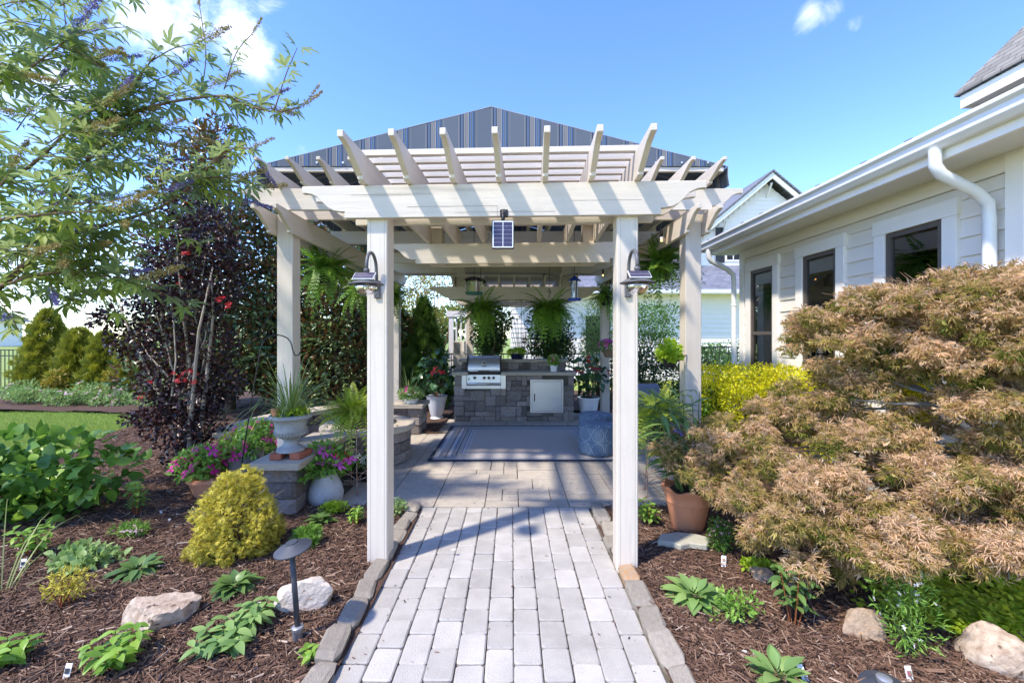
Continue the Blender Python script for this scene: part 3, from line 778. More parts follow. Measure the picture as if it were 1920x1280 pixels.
# ------------------------------------------------------------------ canvas canopy
CAN = thing('canopy', 'navy and grey striped canvas gable canopy on top of the pergola', 'canopy', (-.2, 6.5, 3.13))
gx0, gx1, gxa, gz0, gz1, gy0, gy1 = -2.66, 2.25, -.21, 3.325, 3.945, 4.46, 8.75
def wav(t): return 0.012 * math.sin(t * 23) + .006 * math.sin(t * 57)
for yy, nm in ((gy0, 'gable'), (gy1, 'gable')):
    mb = MB(); n = 40; v = []
    for i in range(n + 1):
        x = gx0 + (gx1 - gx0) * i / n
        top = gz0 + (gz1 - gz0) * (1 - abs(x - gxa) / ((gx1 - gx0) / 2)); top = max(top, gz0 + .004)
        v += [(x, yy + .005 * math.sin(i), gz0), (x, yy + .005 * math.sin(i), top)]
    mb.add(v, [(2 * i, 2 * i + 2, 2 * i + 3, 2 * i + 1) for i in range(n)])
    o = mb.build(nm, 'stripe_x', CAN)
    sd = o.modifiers.new('t', 'SOLIDIFY'); sd.thickness = .004
for xe in (gx0, gx1):
    mb = MB(); v = []; n = 24
    for i in range(n + 1):
        y = gy0 + .003 + (gy1 - gy0 - .006) * i / n; sag = -.03 * math.sin(PI * ((i % 6) / 6.0))
        for t in (0, .5, 1):
            v.append((gxa + (xe - gxa) * t, y, gz1 + .006 + (gz0 - gz1) * t + sag * (.6 if t == .5 else 0)))
    f = []
    for i in range(n):
        for k in range(2): f.append((3 * i + k, 3 * i + k + 1, 3 * i + 4 + k, 3 * i + 3 + k))
    mb.add(v, f); o = mb.build('roof_slope', 'stripe_y', CAN)
    sd = o.modifiers.new('t', 'SOLIDIFY'); sd.thickness = .004
    mb = MB(); v = []
    for i in range(41):
        y = gy0 + .003 + (gy1 - gy0 - .006) * i / 40
        x = xe + (.012 if xe > 0 else -.012)
        v += [(x, y, gz0 + .004), (x + .02 * math.sin(i * .9), y, gz0 - .10), (x + .03 * math.sin(i * .9 + .5), y, gz0 - .20 + .02 * abs(math.sin(i * .8)))]
    f = []
    for i in range(40):
        for k in range(2): f.append((3 * i + k, 3 * i + k + 1, 3 * i + 4 + k, 3 * i + 3 + k))
    mb.add(v, f); o = mb.build('valance', 'stripe_y', CAN)
    sd = o.modifiers.new('t', 'SOLIDIFY'); sd.thickness = .004
for y in (gy0 + .03, gy1 - .03):
    MB().box(gx0 + .03, gx1 - .03, y - .018, y + .018, gz0 - .05, gz0 - .004).build('frame_pole', 'cream_x', CAN, bevel=.003)
for x in (gx0 + .05, gx1 - .05):
    MB().box(x - .018, x + .018, gy0 + .05, gy1 - .05, gz0 - .05, gz0 - .004).build('frame_pole', 'cream_x', CAN, bevel=.003)
MB().box(gxa - .02, gxa + .02, gy0 + .02, gy1 - .02, gz1 - .06, gz1 - .016).build('ridge_pole', 'cream_y', CAN)
for x in (gx0 + .06, gx1 - .06):
    for y in (5.2, 6.6, 8.2):
        MB().box(x - .03, x + .03, y - .03, y + .03, 3.10, gz0 - .05).build('frame_leg', 'cream_z', CAN)
for i in range(18):
    x = gx0 + .08 + i * .272
    if i in (8, 9): continue
    mb = MB(); mb.tube([(x, gy0 - .012, gz0 + .035), (x, gy0 - .004, gz0 + .035)], .011, 8); mb.build('grommet', 'steel_trim', CAN)

# ================================================================== far arbour behind the kitchen
RA = thing('rear_arbor', 'second cream arbor with curved rafter tails behind the grill island', 'arbor', (.07, 8.9, 0))
for y in (8.02, 8.2):
    MB().prism(scroll_profile(-1.55, 1.68, 2.24, 2.485, .36), 'y', y - .02, y + .02).build('beam', 'cream_x', RA, bevel=.003)
for y in (9.8, 9.98):
    MB().prism(scroll_profile(-1.45, 1.5, 2.24, 2.485, .32), 'y', y - .02, y + .02).build('beam', 'cream_x', RA, bevel=.003)
for x in (-.97, 1.02):
    MB().box(x - .08, x + .08, 9.822, 9.958, -.05, 2.45).build('post', 'cream_z', RA, bevel=.005)
    MB().box(x - .08, x + .08, 8.042, 8.178, 2.25, 2.98).build('stub_post', 'cream_z', RA, bevel=.005)
for i in range(9):
    x = -1.09 + i * .283
    MB().prism(tusk_profile(7.68, 10.4, 2.487, 2.665), 'x', x - .019, x + .019).build('rafter', 'cream_y', RA, bevel=.003)
for i in range(15):
    y = 7.98 + i * .15
    MB().box(-1.15, 1.25, y - .019, y + .019, 2.667, 2.704).build('slat', 'cream_x', RA, bevel=.002)

# ================================================================== seat wall and fire pit
WALL = thing('seat_wall', 'low dark block seat wall with tan stone caps curving round the fire pit', 'wall', (-2.05, 4.1, 0))
def course_run(pts_fn, length, parent, zs, h, depth, wmin=.16, wmax=.34):
    for zi, z in enumerate(zs):
        s = -rnd.uniform(0, .1) if zi % 2 else 0.0
        while s < length - .03:
            w = rnd.uniform(wmin, wmax); a, b = max(0, s), min(length, s + w)
            if b - a > .05:
                p, ang = pts_fn((a + b) / 2)
                piece('block', STONES, 'block', parent, (p[0], p[1], z + h / 2), (b - a - .004, depth + rnd.uniform(-.015, .01), h - .004), (0, 0, ang))
            s += w
# near straight wing
H3 = (0, .138, .276)
course_run(lambda s: ((-2.02, 3.68 + s), PI / 2), 1.12, WALL, H3, .138, .30)
for i, (a, b) in enumerate(((3.60, 4.18), (4.185, 4.80))):
    piece('cap', CAPS, 'cap', WALL, (-2.01, (a + b) / 2, .445), (.43, b - a, .06), (0, 0, 0))
RW = 1.44
def arc(s):
    a = math.radians(206) - s / RW
    return (PIT.x + RW * math.cos(a), PIT.y + RW * math.sin(a)), a - PI / 2
ARC = RW * math.radians(206 - 98)
course_run(arc, ARC, WALL, H3, .138, .28, .15, .28)
n = 8
for i in range(n):
    p, ang = arc(ARC * (i + .5) / n)
    piece('cap', CAPS, 'cap', WALL, (p[0], p[1], .445), (ARC / n * 1.10, .40, .06), (0, 0, ang))
# end pier of the wall
for z in H3:
    for xx in (-1.78, -1.56):
        for yy in (6.88, 7.12):
            piece('block', STONES, 'block', WALL, (xx + rnd.uniform(-.01, .01), yy, z + .069), (.22, .24, .134))
piece('cap', CAPS, 'cap', WALL, (-1.67, 7.0, .446), (.54, .58, .06))

FP = thing('fire_pit', 'round block fire pit with a flat tan stone rim ring', 'fire pit', PIT)
for zi, z in enumerate((0, .13, .26)):
    n = 14
    for i in range(n):
        a = 2 * PI * (i + .5 * (zi % 2)) / n
        piece('block', STONES, 'block', FP, (PIT.x + .44 * math.cos(a), PIT.y + .44 * math.sin(a), z + .065), (.16, .215, .126), (0, 0, a))
n = 5
for i in range(n):
    mb = MB(); v = []; f = []; k = 12
    for j in range(k + 1):
        a = 2 * PI * (i + (j / k) * .995) / n + .4
        ro = .57 + .006 * math.sin(j * 2.1 + i); ri = .335
        for r_, z in ((ri, .392), (ro, .392), (ro + .004, .42), (ro - .008, .455), (ri, .455)):
            v.append((PIT.x + r_ * math.cos(a), PIT.y + r_ * math.sin(a), z))
    for j in range(k):
        for q in range(5): f.append((j * 5 + q, j * 5 + (q + 1) % 5, (j + 1) * 5 + (q + 1) % 5, (j + 1) * 5 + q))
    f += [(0, 1, 2, 3, 4), tuple(k * 5 + q for q in (4, 3, 2, 1, 0))]
    mb.add(v, f); mb.build('rim_stone', 'cap', FP, 2)
mb = MB(); mb.lathe(PIT, [(.30, .10), (.32, .44), (.345, .462), (.33, .464), (.305, .44), (.29, .12), (.0, .12)], 36); mb.build('steel_liner', 'liner', FP, 2)

# ================================================================== house on the right
XW = 3.40
HS = thing('house', 'grey lap sided house with white trim and three bronze windows on the right', 'house', (XW, 3, 0))
WIN = [(5.06, 5.83 + .35, 'a')]
WINS = [(5.42, 6.17), (4.34, 5.08), (3.24, 3.98)]       # trim edges along Y
WZ0, WZ1 = 0.72, 2.60
YE = 6.34
MB().box(XW + .03, XW + .2, 2.3, YE, -.05, 2.9).build('wall', 'siding', HS)
MB().box(XW + .03, XW + .2, -4, 2.3, -.05, 2.9).build('wall', 'siding', HS)
MB().box(XW + .2, 9, YE - .2, YE, -.05, 2.9).build('wall', 'siding', HS)
EXP = .142
zz = .30
while zz < 2.60:
    z1 = min(zz + EXP, 2.66)
    runs = []
    y = 2.93
    segs = sorted(WINS)
    if zz < WZ1 - .03 and z1 > WZ0 + .03:
        for a, b in segs: runs.append((y, a)); y = b
        runs.append((y, YE - .1))
    else: runs = [(2.93, 4.55), (4.553, YE - .1)] if int(zz * 100) % 2 else [(2.93, 3.7), (3.703, YE - .1)]
    for a, b in runs:
        mb = MB(); mb.prism([(XW + .03, zz), (XW - .002, zz), (XW + .012, z1 + .012), (XW + .03, z1 + .012)], 'y', a + .001, b - .001)
        mb.build('siding_board', 'siding', HS)
    zz += EXP
MB().box(XW - .014, XW + .03, 2.93, YE - .1, 2.675, 2.80).build('frieze_board', 'siding', HS)
MB().box(XW + .0, XW + .03, 2.93, YE - .1, -.05, .298).build('foundation', 'palestone', HS)
for a, b in ((YE - .1, YE + .012), (2.82, 2.93)):
    MB().box(XW - .018, XW + .03, a, b, -.05, 2.80).build('corner_board', 'white', HS, bevel=.003)
y = 2.82
zz = .1
while zz < 2.7:
    mb = MB(); mb.prism([(XW + .03, zz), (XW - .002, zz), (XW + .012, zz + EXP + .012), (XW + .03, zz + EXP + .012)], 'y', -3, 2.81); mb.build('siding_board', 'siding', HS); zz += EXP
for wi, (a, b) in enumerate(WINS):
    y0, y1, z0, z1 = (a - b) / 2, (b - a) / 2, 0, WZ1 - WZ0
    T = .112
    i0, i1, k0, k1 = y0 + T, y1 - T, .0, z1 - .13
    fw = .045
    mid = k0 + (k1 - k0) * .5
    mb = MB()
    for mbx in ((-.012, .04, i0, i0 + fw, k0, k1), (-.012, .04, i1 - fw, i1, k0, k1), (-.012, .04, i0 + fw, i1 - fw, k1 - fw, k1), (-.012, .04, i0 + fw, i1 - fw, k0, k0 + fw), (-.008, .04, i0 + fw, i1 - fw, mid - .022, mid + .022)):
        mb.box(*mbx)
    W = mb.build('window', 'bronze', HS, local=True); W.location = Vector((XW, (a + b) / 2, WZ0)) - Vector(HS.location)
    def lb(name, mbox, m, **kw): return MB().box(*mbox).build(name, m, W, local=True, **kw)
    lb('trim', (-.03, .035, y0, y0 + T, 0, z1 - .13), 'white', bevel=.003); lb('trim', (-.03, .035, y1 - T, y1, 0, z1 - .13), 'white', bevel=.003)
    lb('trim', (-.034, .035, y0 - .01, y1 + .01, z1 - .13, z1), 'white', bevel=.003); lb('sill', (-.05, .035, y0 - .02, y1 + .02, -.06, 0), 'white', bevel=.003)
    for q0, q1 in ((k0 + fw, mid - .022), (mid + .022, k1 - fw)):
        lb('pane', (.010, .014, i0 + fw, i1 - fw, q0, q1), 'pane')
    lb('muntin', (.015, .019, -.006, .006, mid + .022, k1 - fw), 'lampgrey')
    if wi == 2: lb('muntin', (.0155, .0185, i0 + fw, i1 - fw, (mid + k1) / 2 - .007, (mid + k1) / 2 + .007), 'lampgrey')
    mb = MB(); zq = k0 + fw + .01
    while zq < k1 - fw:
        mb.obox((.085, 0, zq + .03), (.075, i1 - i0 - 2 * fw, .008), Matrix.Rotation(math.radians(35), 3, 'Y')); zq += .066
    mb.build('louvre', 'blind', W, local=True, kind='stuff')
    lb('interior', (.128, .14, i0, i1, k0, k1), 'dark')
# eaves
XG = 2.94
MB().box(XG + .10, XW + .03, -4, YE + .25, 2.80, 2.83).build('soffit', 'soffit', HS)
MB().box(XG + .07, XG + .10, -4, YE + .27, 2.78, 2.97).build('fascia', 'white', HS)
mb = MB(); prof = [(XG + .069, 2.845), (XG + .02, 2.845), (XG - .015, 2.88), (XG - .02, 2.93), (XG - .045, 2.95), (XG - .045, 2.975), (XG - .03, 2.975), (XG + .069, 2.975)]
mb.prism(prof, 'y', -4, YE + .30); gut = mb.build('gutter', 'white_metal', HS, bevel=.002)
for i in range(8):
    y = YE + .05 - i * .47 - rnd.uniform(-.05, .05)
    MB().box(XG - .01, XG + .04, y, y + .06, 2.978, 3.0).build('gutter_strap', 'bronze', HS)
mb = MB(); mb.add([(XG - .0, -4, 2.99), (9, -4, 5.15), (9, YE + .32, 5.15), (XG, YE + .32, 2.99), (XG, -4, 2.978), (9, -4, 5.10), (9, YE + .32, 5.10), (XG, YE + .32, 2.978)],
                  [(0, 1, 2, 3), (4, 7, 6, 5), (0, 3, 7, 4), (3, 2, 6, 7), (0, 4, 5, 1)]); mb.build('roof', 'shingle_h', HS)
def downspout(y0, ycorner, wid=.06):
    pts = [(XG + .02, y0, 2.85), (XG + .02, y0, 2.74), (XG + .06, y0, 2.68), (XW - .16, y0, 2.56), (XW - .07, y0, 2.48), (XW - .06, y0, 2.36), (XW - .06, y0, -.03)]
    mb = MB(); mb.tube(pts, [.038] * 7, 10); o = mb.build('downspout', 'white_metal', HS, 2)
    for i in range(6):
        t = i / 5; p = Vector(pts[1]).lerp(Vector(pts[3]), t * .9)
    mb = MB(); mb.lathe((XW - .06, y0, 2.0), [(.039, 0), (.042, .005), (.042, .03), (.039, .035)], 12); mb.build('strap', 'white_metal', o, 2)
downspout(6.42, 0)
downspout(2.985, 0)
# upper storey with its own hip roof
UX, UY = 5.78, 5.5
MB().box(UX + .34, 9.5, -3, UY - .35, 3.6, 4.52).build('upper_wall', 'white', HS)
MB().box(UX + .02, 9.5, -3, UY - .02, 4.52, 4.545).build('upper_soffit', 'soffit', HS)
MB().box(UX, UX + .02, -3, UY, 4.48, 4.64).build('upper_fascia', 'white', HS)
MB().box(UX + .02, 9.5, UY - .02, UY, 4.48, 4.64).build('upper_fascia', 'white', HS)
mb = MB(); mb.add([(UX - .04, -3, 4.65), (UX - .04, UY + .04, 4.65), (9.5, UY + .04, 4.65), (8.2, UY - 2.4, 8.2), (8.2, -3, 8.2), (9.5, -3, 4.65), (UX - .04, -3, 4.69), (UX - .04, UY + .04, 4.69), (9.5, UY + .04, 4.69)],
                  [(6, 7, 3, 4), (7, 8, 3), (0, 1, 7, 6), (1, 2, 8, 7)]); mb.build('upper_roof', 'shingle_h', HS)
mb = MB(); mb.add([(5.60, UY + .5, 3.98), (6.3, UY - .1, 4.5), (9.4, UY - .1, 4.5), (9.4, UY + .5, 3.98), (5.6, UY - 2, 3.95), (6.12, UY - 2, 4.47)], [(0, 1, 2, 3), (0, 4, 5, 1)]); mb.build('skirt_roof', 'shingle_h', HS)

# ================================================================== white neighbour house
NH = thing('neighbour_house', 'white lap sided neighbouring house with blue grey shingle roof behind the patio', 'house', (4, 15.5, 0))
def lap_wall(parent, x0, x1, y, z0, z1, ex=.17, left=None, right=None):
    mb = MB(); z = z0
    while z < z1:
        a, b = x0, x1
        if left: a = max(a, left(z + ex))
        if right: b = min(b, right(z + ex))
        if b > a + .02: mb.prism([(y + .03, z), (y - .008, z), (y + .012, z + ex), (y + .03, z + ex)], 'x', a, b)
        z += ex
    return mb.build('siding', 'white_siding', parent)
MB().box(-.05, 11, 15.34, 15.6, -.1, 3.1).build('wall', 'white_siding', NH)
lap_wall(NH, -.05, 11, 15.31, 0, 3.05)
mb = MB(); mb.add([(-.2, 14.8, 3.22), (11.4, 14.8, 3.22), (11.4, 18.4, 5.1), (-.2, 18.4, 5.1), (-.2, 14.8, 3.16), (11.4, 14.8, 3.16), (11.4, 18.4, 5.04), (-.2, 18.4, 5.04)],
                  [(0, 1, 2, 3), (7, 6, 5, 4), (0, 4, 5, 1), (0, 3, 7, 4)]); mb.build('roof', 'shingle', NH)
MB().box(-.2, 11.4, 14.68, 14.80, 3.06, 3.19).build('gutter', 'white_metal', NH)
MB().box(-.15, 11.3, 14.8, 15.34, 3.05, 3.07).build('soffit', 'white', NH)
gxc, gw, gz, ge = 10.15, 3.3, 7.95, 5.2        # gable: centre, half width, peak, eave
GY = 17.0
sl = (gz - ge) / gw
MB().prism([(gxc - gw + .25, 3.6), (gxc + gw - .25, 3.6), (gxc + gw - .25, ge + .1), (gxc, gz - .3), (gxc - gw + .25, ge + .1)], 'y', GY + .04, GY + 5).build('gable_wall', 'white_siding', NH)
lap_wall(NH, gxc - gw + .25, gxc + gw - .25, GY + .01, 3.9, 7.6, .17, lambda z: gxc - max(0, (gz - .25 - z) / sl) if z > ge else gxc - gw + .25, lambda z: gxc + max(0, (gz - .25 - z) / sl) if z > ge else gxc + gw)
for s in (-1, 1):
    e = (gxc + s * (gw + .1), ge - .1 * sl)
    mb = MB(); mb.add([(gxc, GY - .4, gz), (e[0], GY - .4, e[1]), (e[0], GY - .4, e[1] - .22), (gxc, GY - .4, gz - .22), (gxc, GY - .34, gz), (e[0], GY - .34, e[1]), (e[0], GY - .34, e[1] - .22), (gxc, GY - .34, gz - .22)],
                      [(0, 1, 2, 3), (4, 7, 6, 5), (2, 6, 7, 3), (1, 5, 6, 2)]); mb.build('rake_board', 'white', NH)
    mb = MB(); mb.add([(gxc, GY - .46, gz + .03), (e[0] + s * .05, GY - .46, e[1] + .0), (e[0] + s * .05, GY + 5, e[1]), (gxc, GY + 5, gz + .03), (gxc, GY - .46, gz + .1), (e[0] + s * .05, GY - .46, e[1] + .07), (e[0] + s * .05, GY + 5, e[1] + .07), (gxc, GY + 5, gz + .1)],
                      [(0, 1, 2, 3), (4, 7, 6, 5), (0, 4, 5, 1), (1, 5, 6, 2)]); mb.build('gable_roof', 'shingle', NH)
for x, z in ((gxc, gz - .3), (gxc - 1.75, gz - .3 - 1.75 * sl)):
    mb = MB(); mb.tube([(x, GY + .0, z - .55), (x, GY - .08, z - .45), (x, GY - .32, z - .08)], .045, 4); mb.build('bracket', 'white', NH)
for x in (8.8, 10.35):
    w = MB().box(x - .32, x + .32, GY - .03, GY + .02, 4.55, 5.85).build('window', 'white', NH)
    MB().box(x - .25, x + .25, GY - .036, GY - .031, 4.62, 5.78).build('pane', 'dark', w)
    MB().box(x - .02, x + .02, GY - .04, GY - .036, 4.62, 5.78).build('muntin', 'white', w)
    for s in (-1, 1): MB().box(x + s * .52 - .17, x + s * .52 + .17, GY - .04, GY + .0, 4.5, 5.9).build('shutter', 'black', NH, bevel=.01)
for x in (1.45, 3.0):
    w = MB().box(x - .45, x + .45, 15.26, 15.30, .9, 2.4).build('window', 'white', NH)
    MB().box(x - .36, x + .36, 15.25, 15.258, 1.0, 2.3).build('pane', 'dark', w)

# far house beyond the lawn
FH = thing('far_house', 'distant white house with grey roof beyond the lawn at far left', 'house', (-92, 71, 0))
MB().box(-107, -86, 70, 75, 0, 4.2).build('wall', 'white_siding', FH)
mb = MB(); mb.add([(-108, 69, 4.2), (-85, 69, 4.2), (-88, 72.5, 6.6), (-105, 72.5, 6.6), (-108, 76, 4.2), (-85, 76, 4.2)], [(0, 1, 2, 3), (1, 5, 2), (0, 3, 4), (4, 3, 2, 5)]); mb.build('roof', 'shingle', FH)
for x in (-100, -94.5, -89):
    MB().box(x - .8, x + .8, 69.9, 69.99, 1.3, 3.2).build('window', 'dark', FH)

# ================================================================== iron fences
def fence(label, p0, p1, h=1.2, step=.115, group='black iron fences'):
    p0, p1 = Vector((p0[0], p0[1], 0)), Vector((p1[0], p1[1], 0)); ln = (p1 - p0).length; d = (p1 - p0) / ln
    f = thing('iron_fence', label, 'fence', p0, group)
    a = math.atan2(d.y, d.x); R3 = Matrix.Rotation(a, 3, 'Z')
    for z in (.12, h - .18, h - .02):
        MB().obox((p0 + p1) / 2 + Vector((0, 0, z)), (ln, .03, .03), R3).build('rail', 'black', f)
    n = int(ln / step); me = None
    for i in range(1, n):
        q = p0 + d * (i * step)
        if i % 16 == 0 or i == 1:
            MB().obox(q + Vector((0, 0, h / 2)), (.055, .055, h + .12), R3).build('post', 'black', f)
        else:
            if me is None:
                me = MB().obox((0, 0, h / 2), (.016, .016, h), R3).mesh('picket'); me.materials.append(M['black'])
            o = bpy.data.objects.new('picket', me); COL.objects.link(o); o.parent = f; o.location = q - p0
    return f
fence('black iron picket fence at far left behind the gold arborvitae', (-15.0, 11.95), (-9.3, 11.9))
fence('black iron picket fence under the magnolias behind the seat wall', (-6.6, 11.3), (-2.6, 10.9))
fence('black iron picket fence behind the grill island', (-2.4, 10.45), (2.6, 10.45), 1.15)
fence('black iron picket fence between the yellow hedge and the white house', (4.3, 11.2), (6.6, 11.2), 1.3)

# ================================================================== outdoor kitchen
GX0, GX1, GY0 = -1.06, 1.13, 7.80
IS = thing('grill_island', 'dark stone grill island with tan counter and raised back ledge', 'outdoor kitchen', (0, 8.15, 0))
MB().box(GX0 + .04, GX1 - .04, GY0 + .05, 8.45, -.02, .83).build('core', 'joint', IS)
MB().box(GX0 + .08, GX1 - .10, 8.36, 8.60, .80, 1.045).build('core', 'joint', IS)
r3 = random.Random(9)
def stone_face(parent, x0, x1, z0, z1, y, u, holes=(), depth=.10, name='stone'):
    nx, nz = round((x1 - x0) / u), round((z1 - z0) / u); ux, uz = (x1 - x0) / nx, (z1 - z0) / nz; used = set()
    for j in range(nz):
        for i in range(nx):
            if (i, j) in used: continue
            opts = [(2, 1), (3, 1), (2, 1), (2, 2), (1, 1), (3, 2), (1, 2)]; r3.shuffle(opts)
            for w, h in opts + [(1, 1)]:
                if i + w <= nx and j + h <= nz and all((i + a, j + b) not in used for a in range(w) for b in range(h)):
                    for a in range(w):
                        for b in range(h): used.add((i + a, j + b))
                    cx, cz = x0 + (i + w / 2) * ux, z0 + (j + h / 2) * uz
                    if not any(a < cx < b and c < cz < d for a, b, c, d in holes):
                        o = piece(name, STONES, 'block', parent, (cx, y + depth / 2 - r3.uniform(0, .012), cz), (w * ux - .004, depth, h * uz - .004)); o.rotation_euler = (0, 0, 0)
                    break
GR = (-.87, -.14, .60, 1.3)
DR = (.335, .935, .165, .765)
stone_face(IS, GX0, GX1, 0, .84, GY0, .094, (GR, DR))
stone_face(IS, GX0 + .07, GX1 - .09, .90, 1.05, 8.33, .075)
for s, xx in ((-1, GX0), (1, GX1)):
    for j in range(6):
        y = GY0 + .1
        while y < 8.42:
            w = r3.uniform(.14, .3); w = min(w, 8.45 - y)
            piece('stone', STONES, 'block', IS, (xx - s * .05, y + w / 2, .07 + j * .14), (.1, w - .005, .136)); y += w
def slab_piece(x0, x1, y0, y1, z0, z1, name='counter_slab'):
    return piece(name, slab, 'cap', IS, ((x0 + x1) / 2, (y0 + y1) / 2, (z0 + z1) / 2), (x1 - x0, y1 - y0, z1 - z0))
slab_piece(GX0 - .04, -.80, 7.76, 8.33, .842, .902); slab_piece(-.20, .10, 7.76, 8.33, .842, .902); slab_piece(.103, GX1 + .04, 7.76, 8.33, .842, .902)
slab_piece(GX0 + .02, .05, 8.29, 8.64, 1.052, 1.105, 'ledge_slab'); slab_piece(.053, GX1 - .03, 8.29, 8.64, 1.052, 1.105, 'ledge_slab')
# access door
d0, d1, e0, e1 = DR[0], DR[1], DR[2], DR[3]
fr = MB()
fr.box(d0, d1, 7.775, 7.86, e0, e0 + .025).box(d0, d1, 7.775, 7.86, e1 - .025, e1).box(d0, d0 + .025, 7.775, 7.86, e0 + .025, e1 - .025).box(d1 - .025, d1, 7.775, 7.86, e0 + .025, e1 - .025)
dr = fr.build('access_door', 'steel_trim', IS, bevel=.002)
MB().box(d0 + .03, d1 - .03, 7.768, 7.79, e0 + .03, e1 - .03).build('door_panel', 'steel', dr, bevel=.004)
mb = MB(); mb.tube([(d0 + .075, 7.766, .38), (d0 + .075, 7.745, .395), (d0 + .075, 7.745, .49), (d0 + .075, 7.766, .505)], .008, 8); mb.build('handle', 'liner', dr, True)

# ------------------------------------------------------------------ grill
GRL = thing('gas_grill', 'stainless steel built in gas grill with domed hood in the stone island', 'grill', (-.515, 7.95, .9))
gx = -.515
mb = MB(); prof = []
for i in range(13):
    a = PI * (i / 12) * .62
    prof.append((7.80 + .28 - .28 * math.cos(a * .9), .94 + .255 * math.sin(a) / math.sin(PI * .5)))
prof = [(7.80, .925)] + prof + [(8.26, 1.10), (8.26, .925)]
mb.prism(prof, 'x', gx - .29, gx + .29); hood = mb.build('hood', 'steel', GRL, 2)
for s in (-1, 1):
    mb = MB(); mb.prism([(a - (.006 if a < 8 else -.006), b + (.008 if b > .95 else -.004)) for a, b in prof], 'x', gx + s * .291, gx + s * .312); mb.build('hood_side', 'black', hood, 2)
mb = MB(); mb.tube([(gx - .27, 7.775, .925), (gx + .27, 7.775, .925)], .016, 10); mb.build('hood_handle', 'steel', GRL, True)
MB().box(gx - .10, gx + .10, 7.752, 7.765, .905, .93).build('handle_grip', 'black', GRL)
mb = MB(); mb.tube([(gx + .005, 7.795, 1.075), (gx + .005, 7.83, 1.08)], .034, 20); g = mb.build('thermometer', 'steel', hood, 2)
mb = MB(); mb.tube([(gx + .005, 7.788, 1.0745), (gx + .005, 7.7955, 1.0755)], .026, 20); mb.build('dial', 'black', g, 2)
mb = MB(); mb.tube([(gx - .012, 7.786, 1.065), (gx + .012, 7.786, 1.09)], .004, 4); mb.build('needle', 'tagwhite', g)
MB().box(gx - .035, gx + .045, 7.786, 7.7995, 1.003, 1.016).build('badge', 'black', hood)
MB().box(gx - .315, gx + .315, 7.79, 8.2, .86, .915).build('firebox', 'liner', GRL)
for i in range(9):
    MB().box(gx - .23 + i * .057, gx - .205 + i * .057, 7.784, 7.789, .885, .902).build('vent_slot', 'black', GRL)
MB().prism([(7.775, .665), (7.79, .855), (7.86, .855), (7.86, .665)], 'x', gx - .31, gx + .31).build('control_panel', 'steel', GRL, bevel=.004)
for dx in (-.165, .01, .095, .18):
    mb = MB(); mb.tube([(gx + dx, 7.79, .80), (gx + dx, 7.772, .80)], .034, 20); k = mb.build('knob', 'steel', GRL, 2)
    mb = MB(); mb.tube([(gx + dx, 7.772, .80), (gx + dx, 7.742, .80)], .024, 18); mb.build('knob_grip', 'black', k, 2)
for dz in (.79, .765):
    mb = MB(); mb.tube([(gx - .27, 7.78, dz), (gx - .27, 7.768, dz)], .011, 12); mb.build('button', 'black', GRL, 2)
mb = MB(); mb.tube([(gx - .31, 7.765, .69), (gx + .31, 7.765, .69)], .022, 10); mb.build('front_rail', 'steel', GRL, True)
MB().box(gx - .31, gx + .31, 7.765, 7.86, .60, .662).build('drip_tray', 'steel_trim', GRL, bevel=.003)
for s in (-1, 1):
    MB().box(gx + s * .357 - .045, gx + s * .357 + .045, 7.77, 7.87, .60, .86).build('side_trim', 'steel_trim', GRL, bevel=.003)

# ================================================================== rug and stools
RUG = thing('outdoor_rug', 'flat grey outdoor rug with blue striped borders before the grill island', 'rug', (.2, 6.3, 0))
def rugmat():
    m = bpy.data.materials.new('rug_weave'); m.use_nodes = True; nt = m.node_tree; p = nt.nodes['Principled BSDF']; p.inputs['Roughness'].default_value = 0.95; p.inputs['Specular IOR Level'].default_value = .1
    N = lambda t: nt.nodes.new(t)
    def mth(op, a, b=None):
        n = N('ShaderNodeMath'); n.operation = op
        for i, v in enumerate((a, b)):
            if v is None: continue
            if isinstance(v, (int, float)): n.inputs[i].default_value = v
            else: nt.links.new(v, n.inputs[i])
        return n.outputs[0]
    t = N('ShaderNodeTexCoord'); sx = N('ShaderNodeSeparateXYZ'); nt.links.new(t.outputs['Object'], sx.inputs[0])
    ex = mth('MULTIPLY', mth('MINIMUM', mth('SUBTRACT', sx.outputs[0], -1.05), mth('SUBTRACT', 1.42, sx.outputs[0])), 0.8)
    ey = mth('MULTIPLY', mth('MINIMUM', mth('SUBTRACT', sx.outputs[1], 5.29), mth('SUBTRACT', 7.35, sx.outputs[1])), 1.1)
    e = mth('DIVIDE', mth('MINIMUM', ex, ey), 0.42)
    g, b, n_, l = (0.44, 0.40, 0.37), (0.24, 0.25, 0.29), (0.05, 0.058, 0.085), (0.50, 0.51, 0.54)
    c = ramp_into(nt, e, [(0, n_), (.09, b), (.15, l), (.20, g), (.36, n_), (.385, g), (.42, l), (.48, b), (.55, g), (.60, n_), (.625, g), (.72, b), (.75, l), (.79, g), (.86, l), (.89, (.47, .41, .36)), (1, (.47, .41, .36))], True)
    nn = N('ShaderNodeTexNoise'); nn.inputs['Scale'].default_value = 140; nt.links.new(t.outputs['Object'], nn.inputs['Vector'])
    ml = N('ShaderNodeMapRange'); ml.inputs['To Min'].default_value = .7; ml.inputs['To Max'].default_value = 1.3; nt.links.new(nn.outputs[0], ml.inputs['Value'])
    vs = N('ShaderNodeVectorMath'); vs.operation = 'SCALE'; nt.links.new(c, vs.inputs[0]); nt.links.new(ml.outputs[0], vs.inputs['Scale'])
    nt.links.new(vs.outputs[0], p.inputs['Base Color'])
    return m
M['rug'] = rugmat()
M['rugedge'] = mat('rug_edge', (0.02, 0.03, 0.055), 0.9, (0.03, 0.04, 0.07), 60)
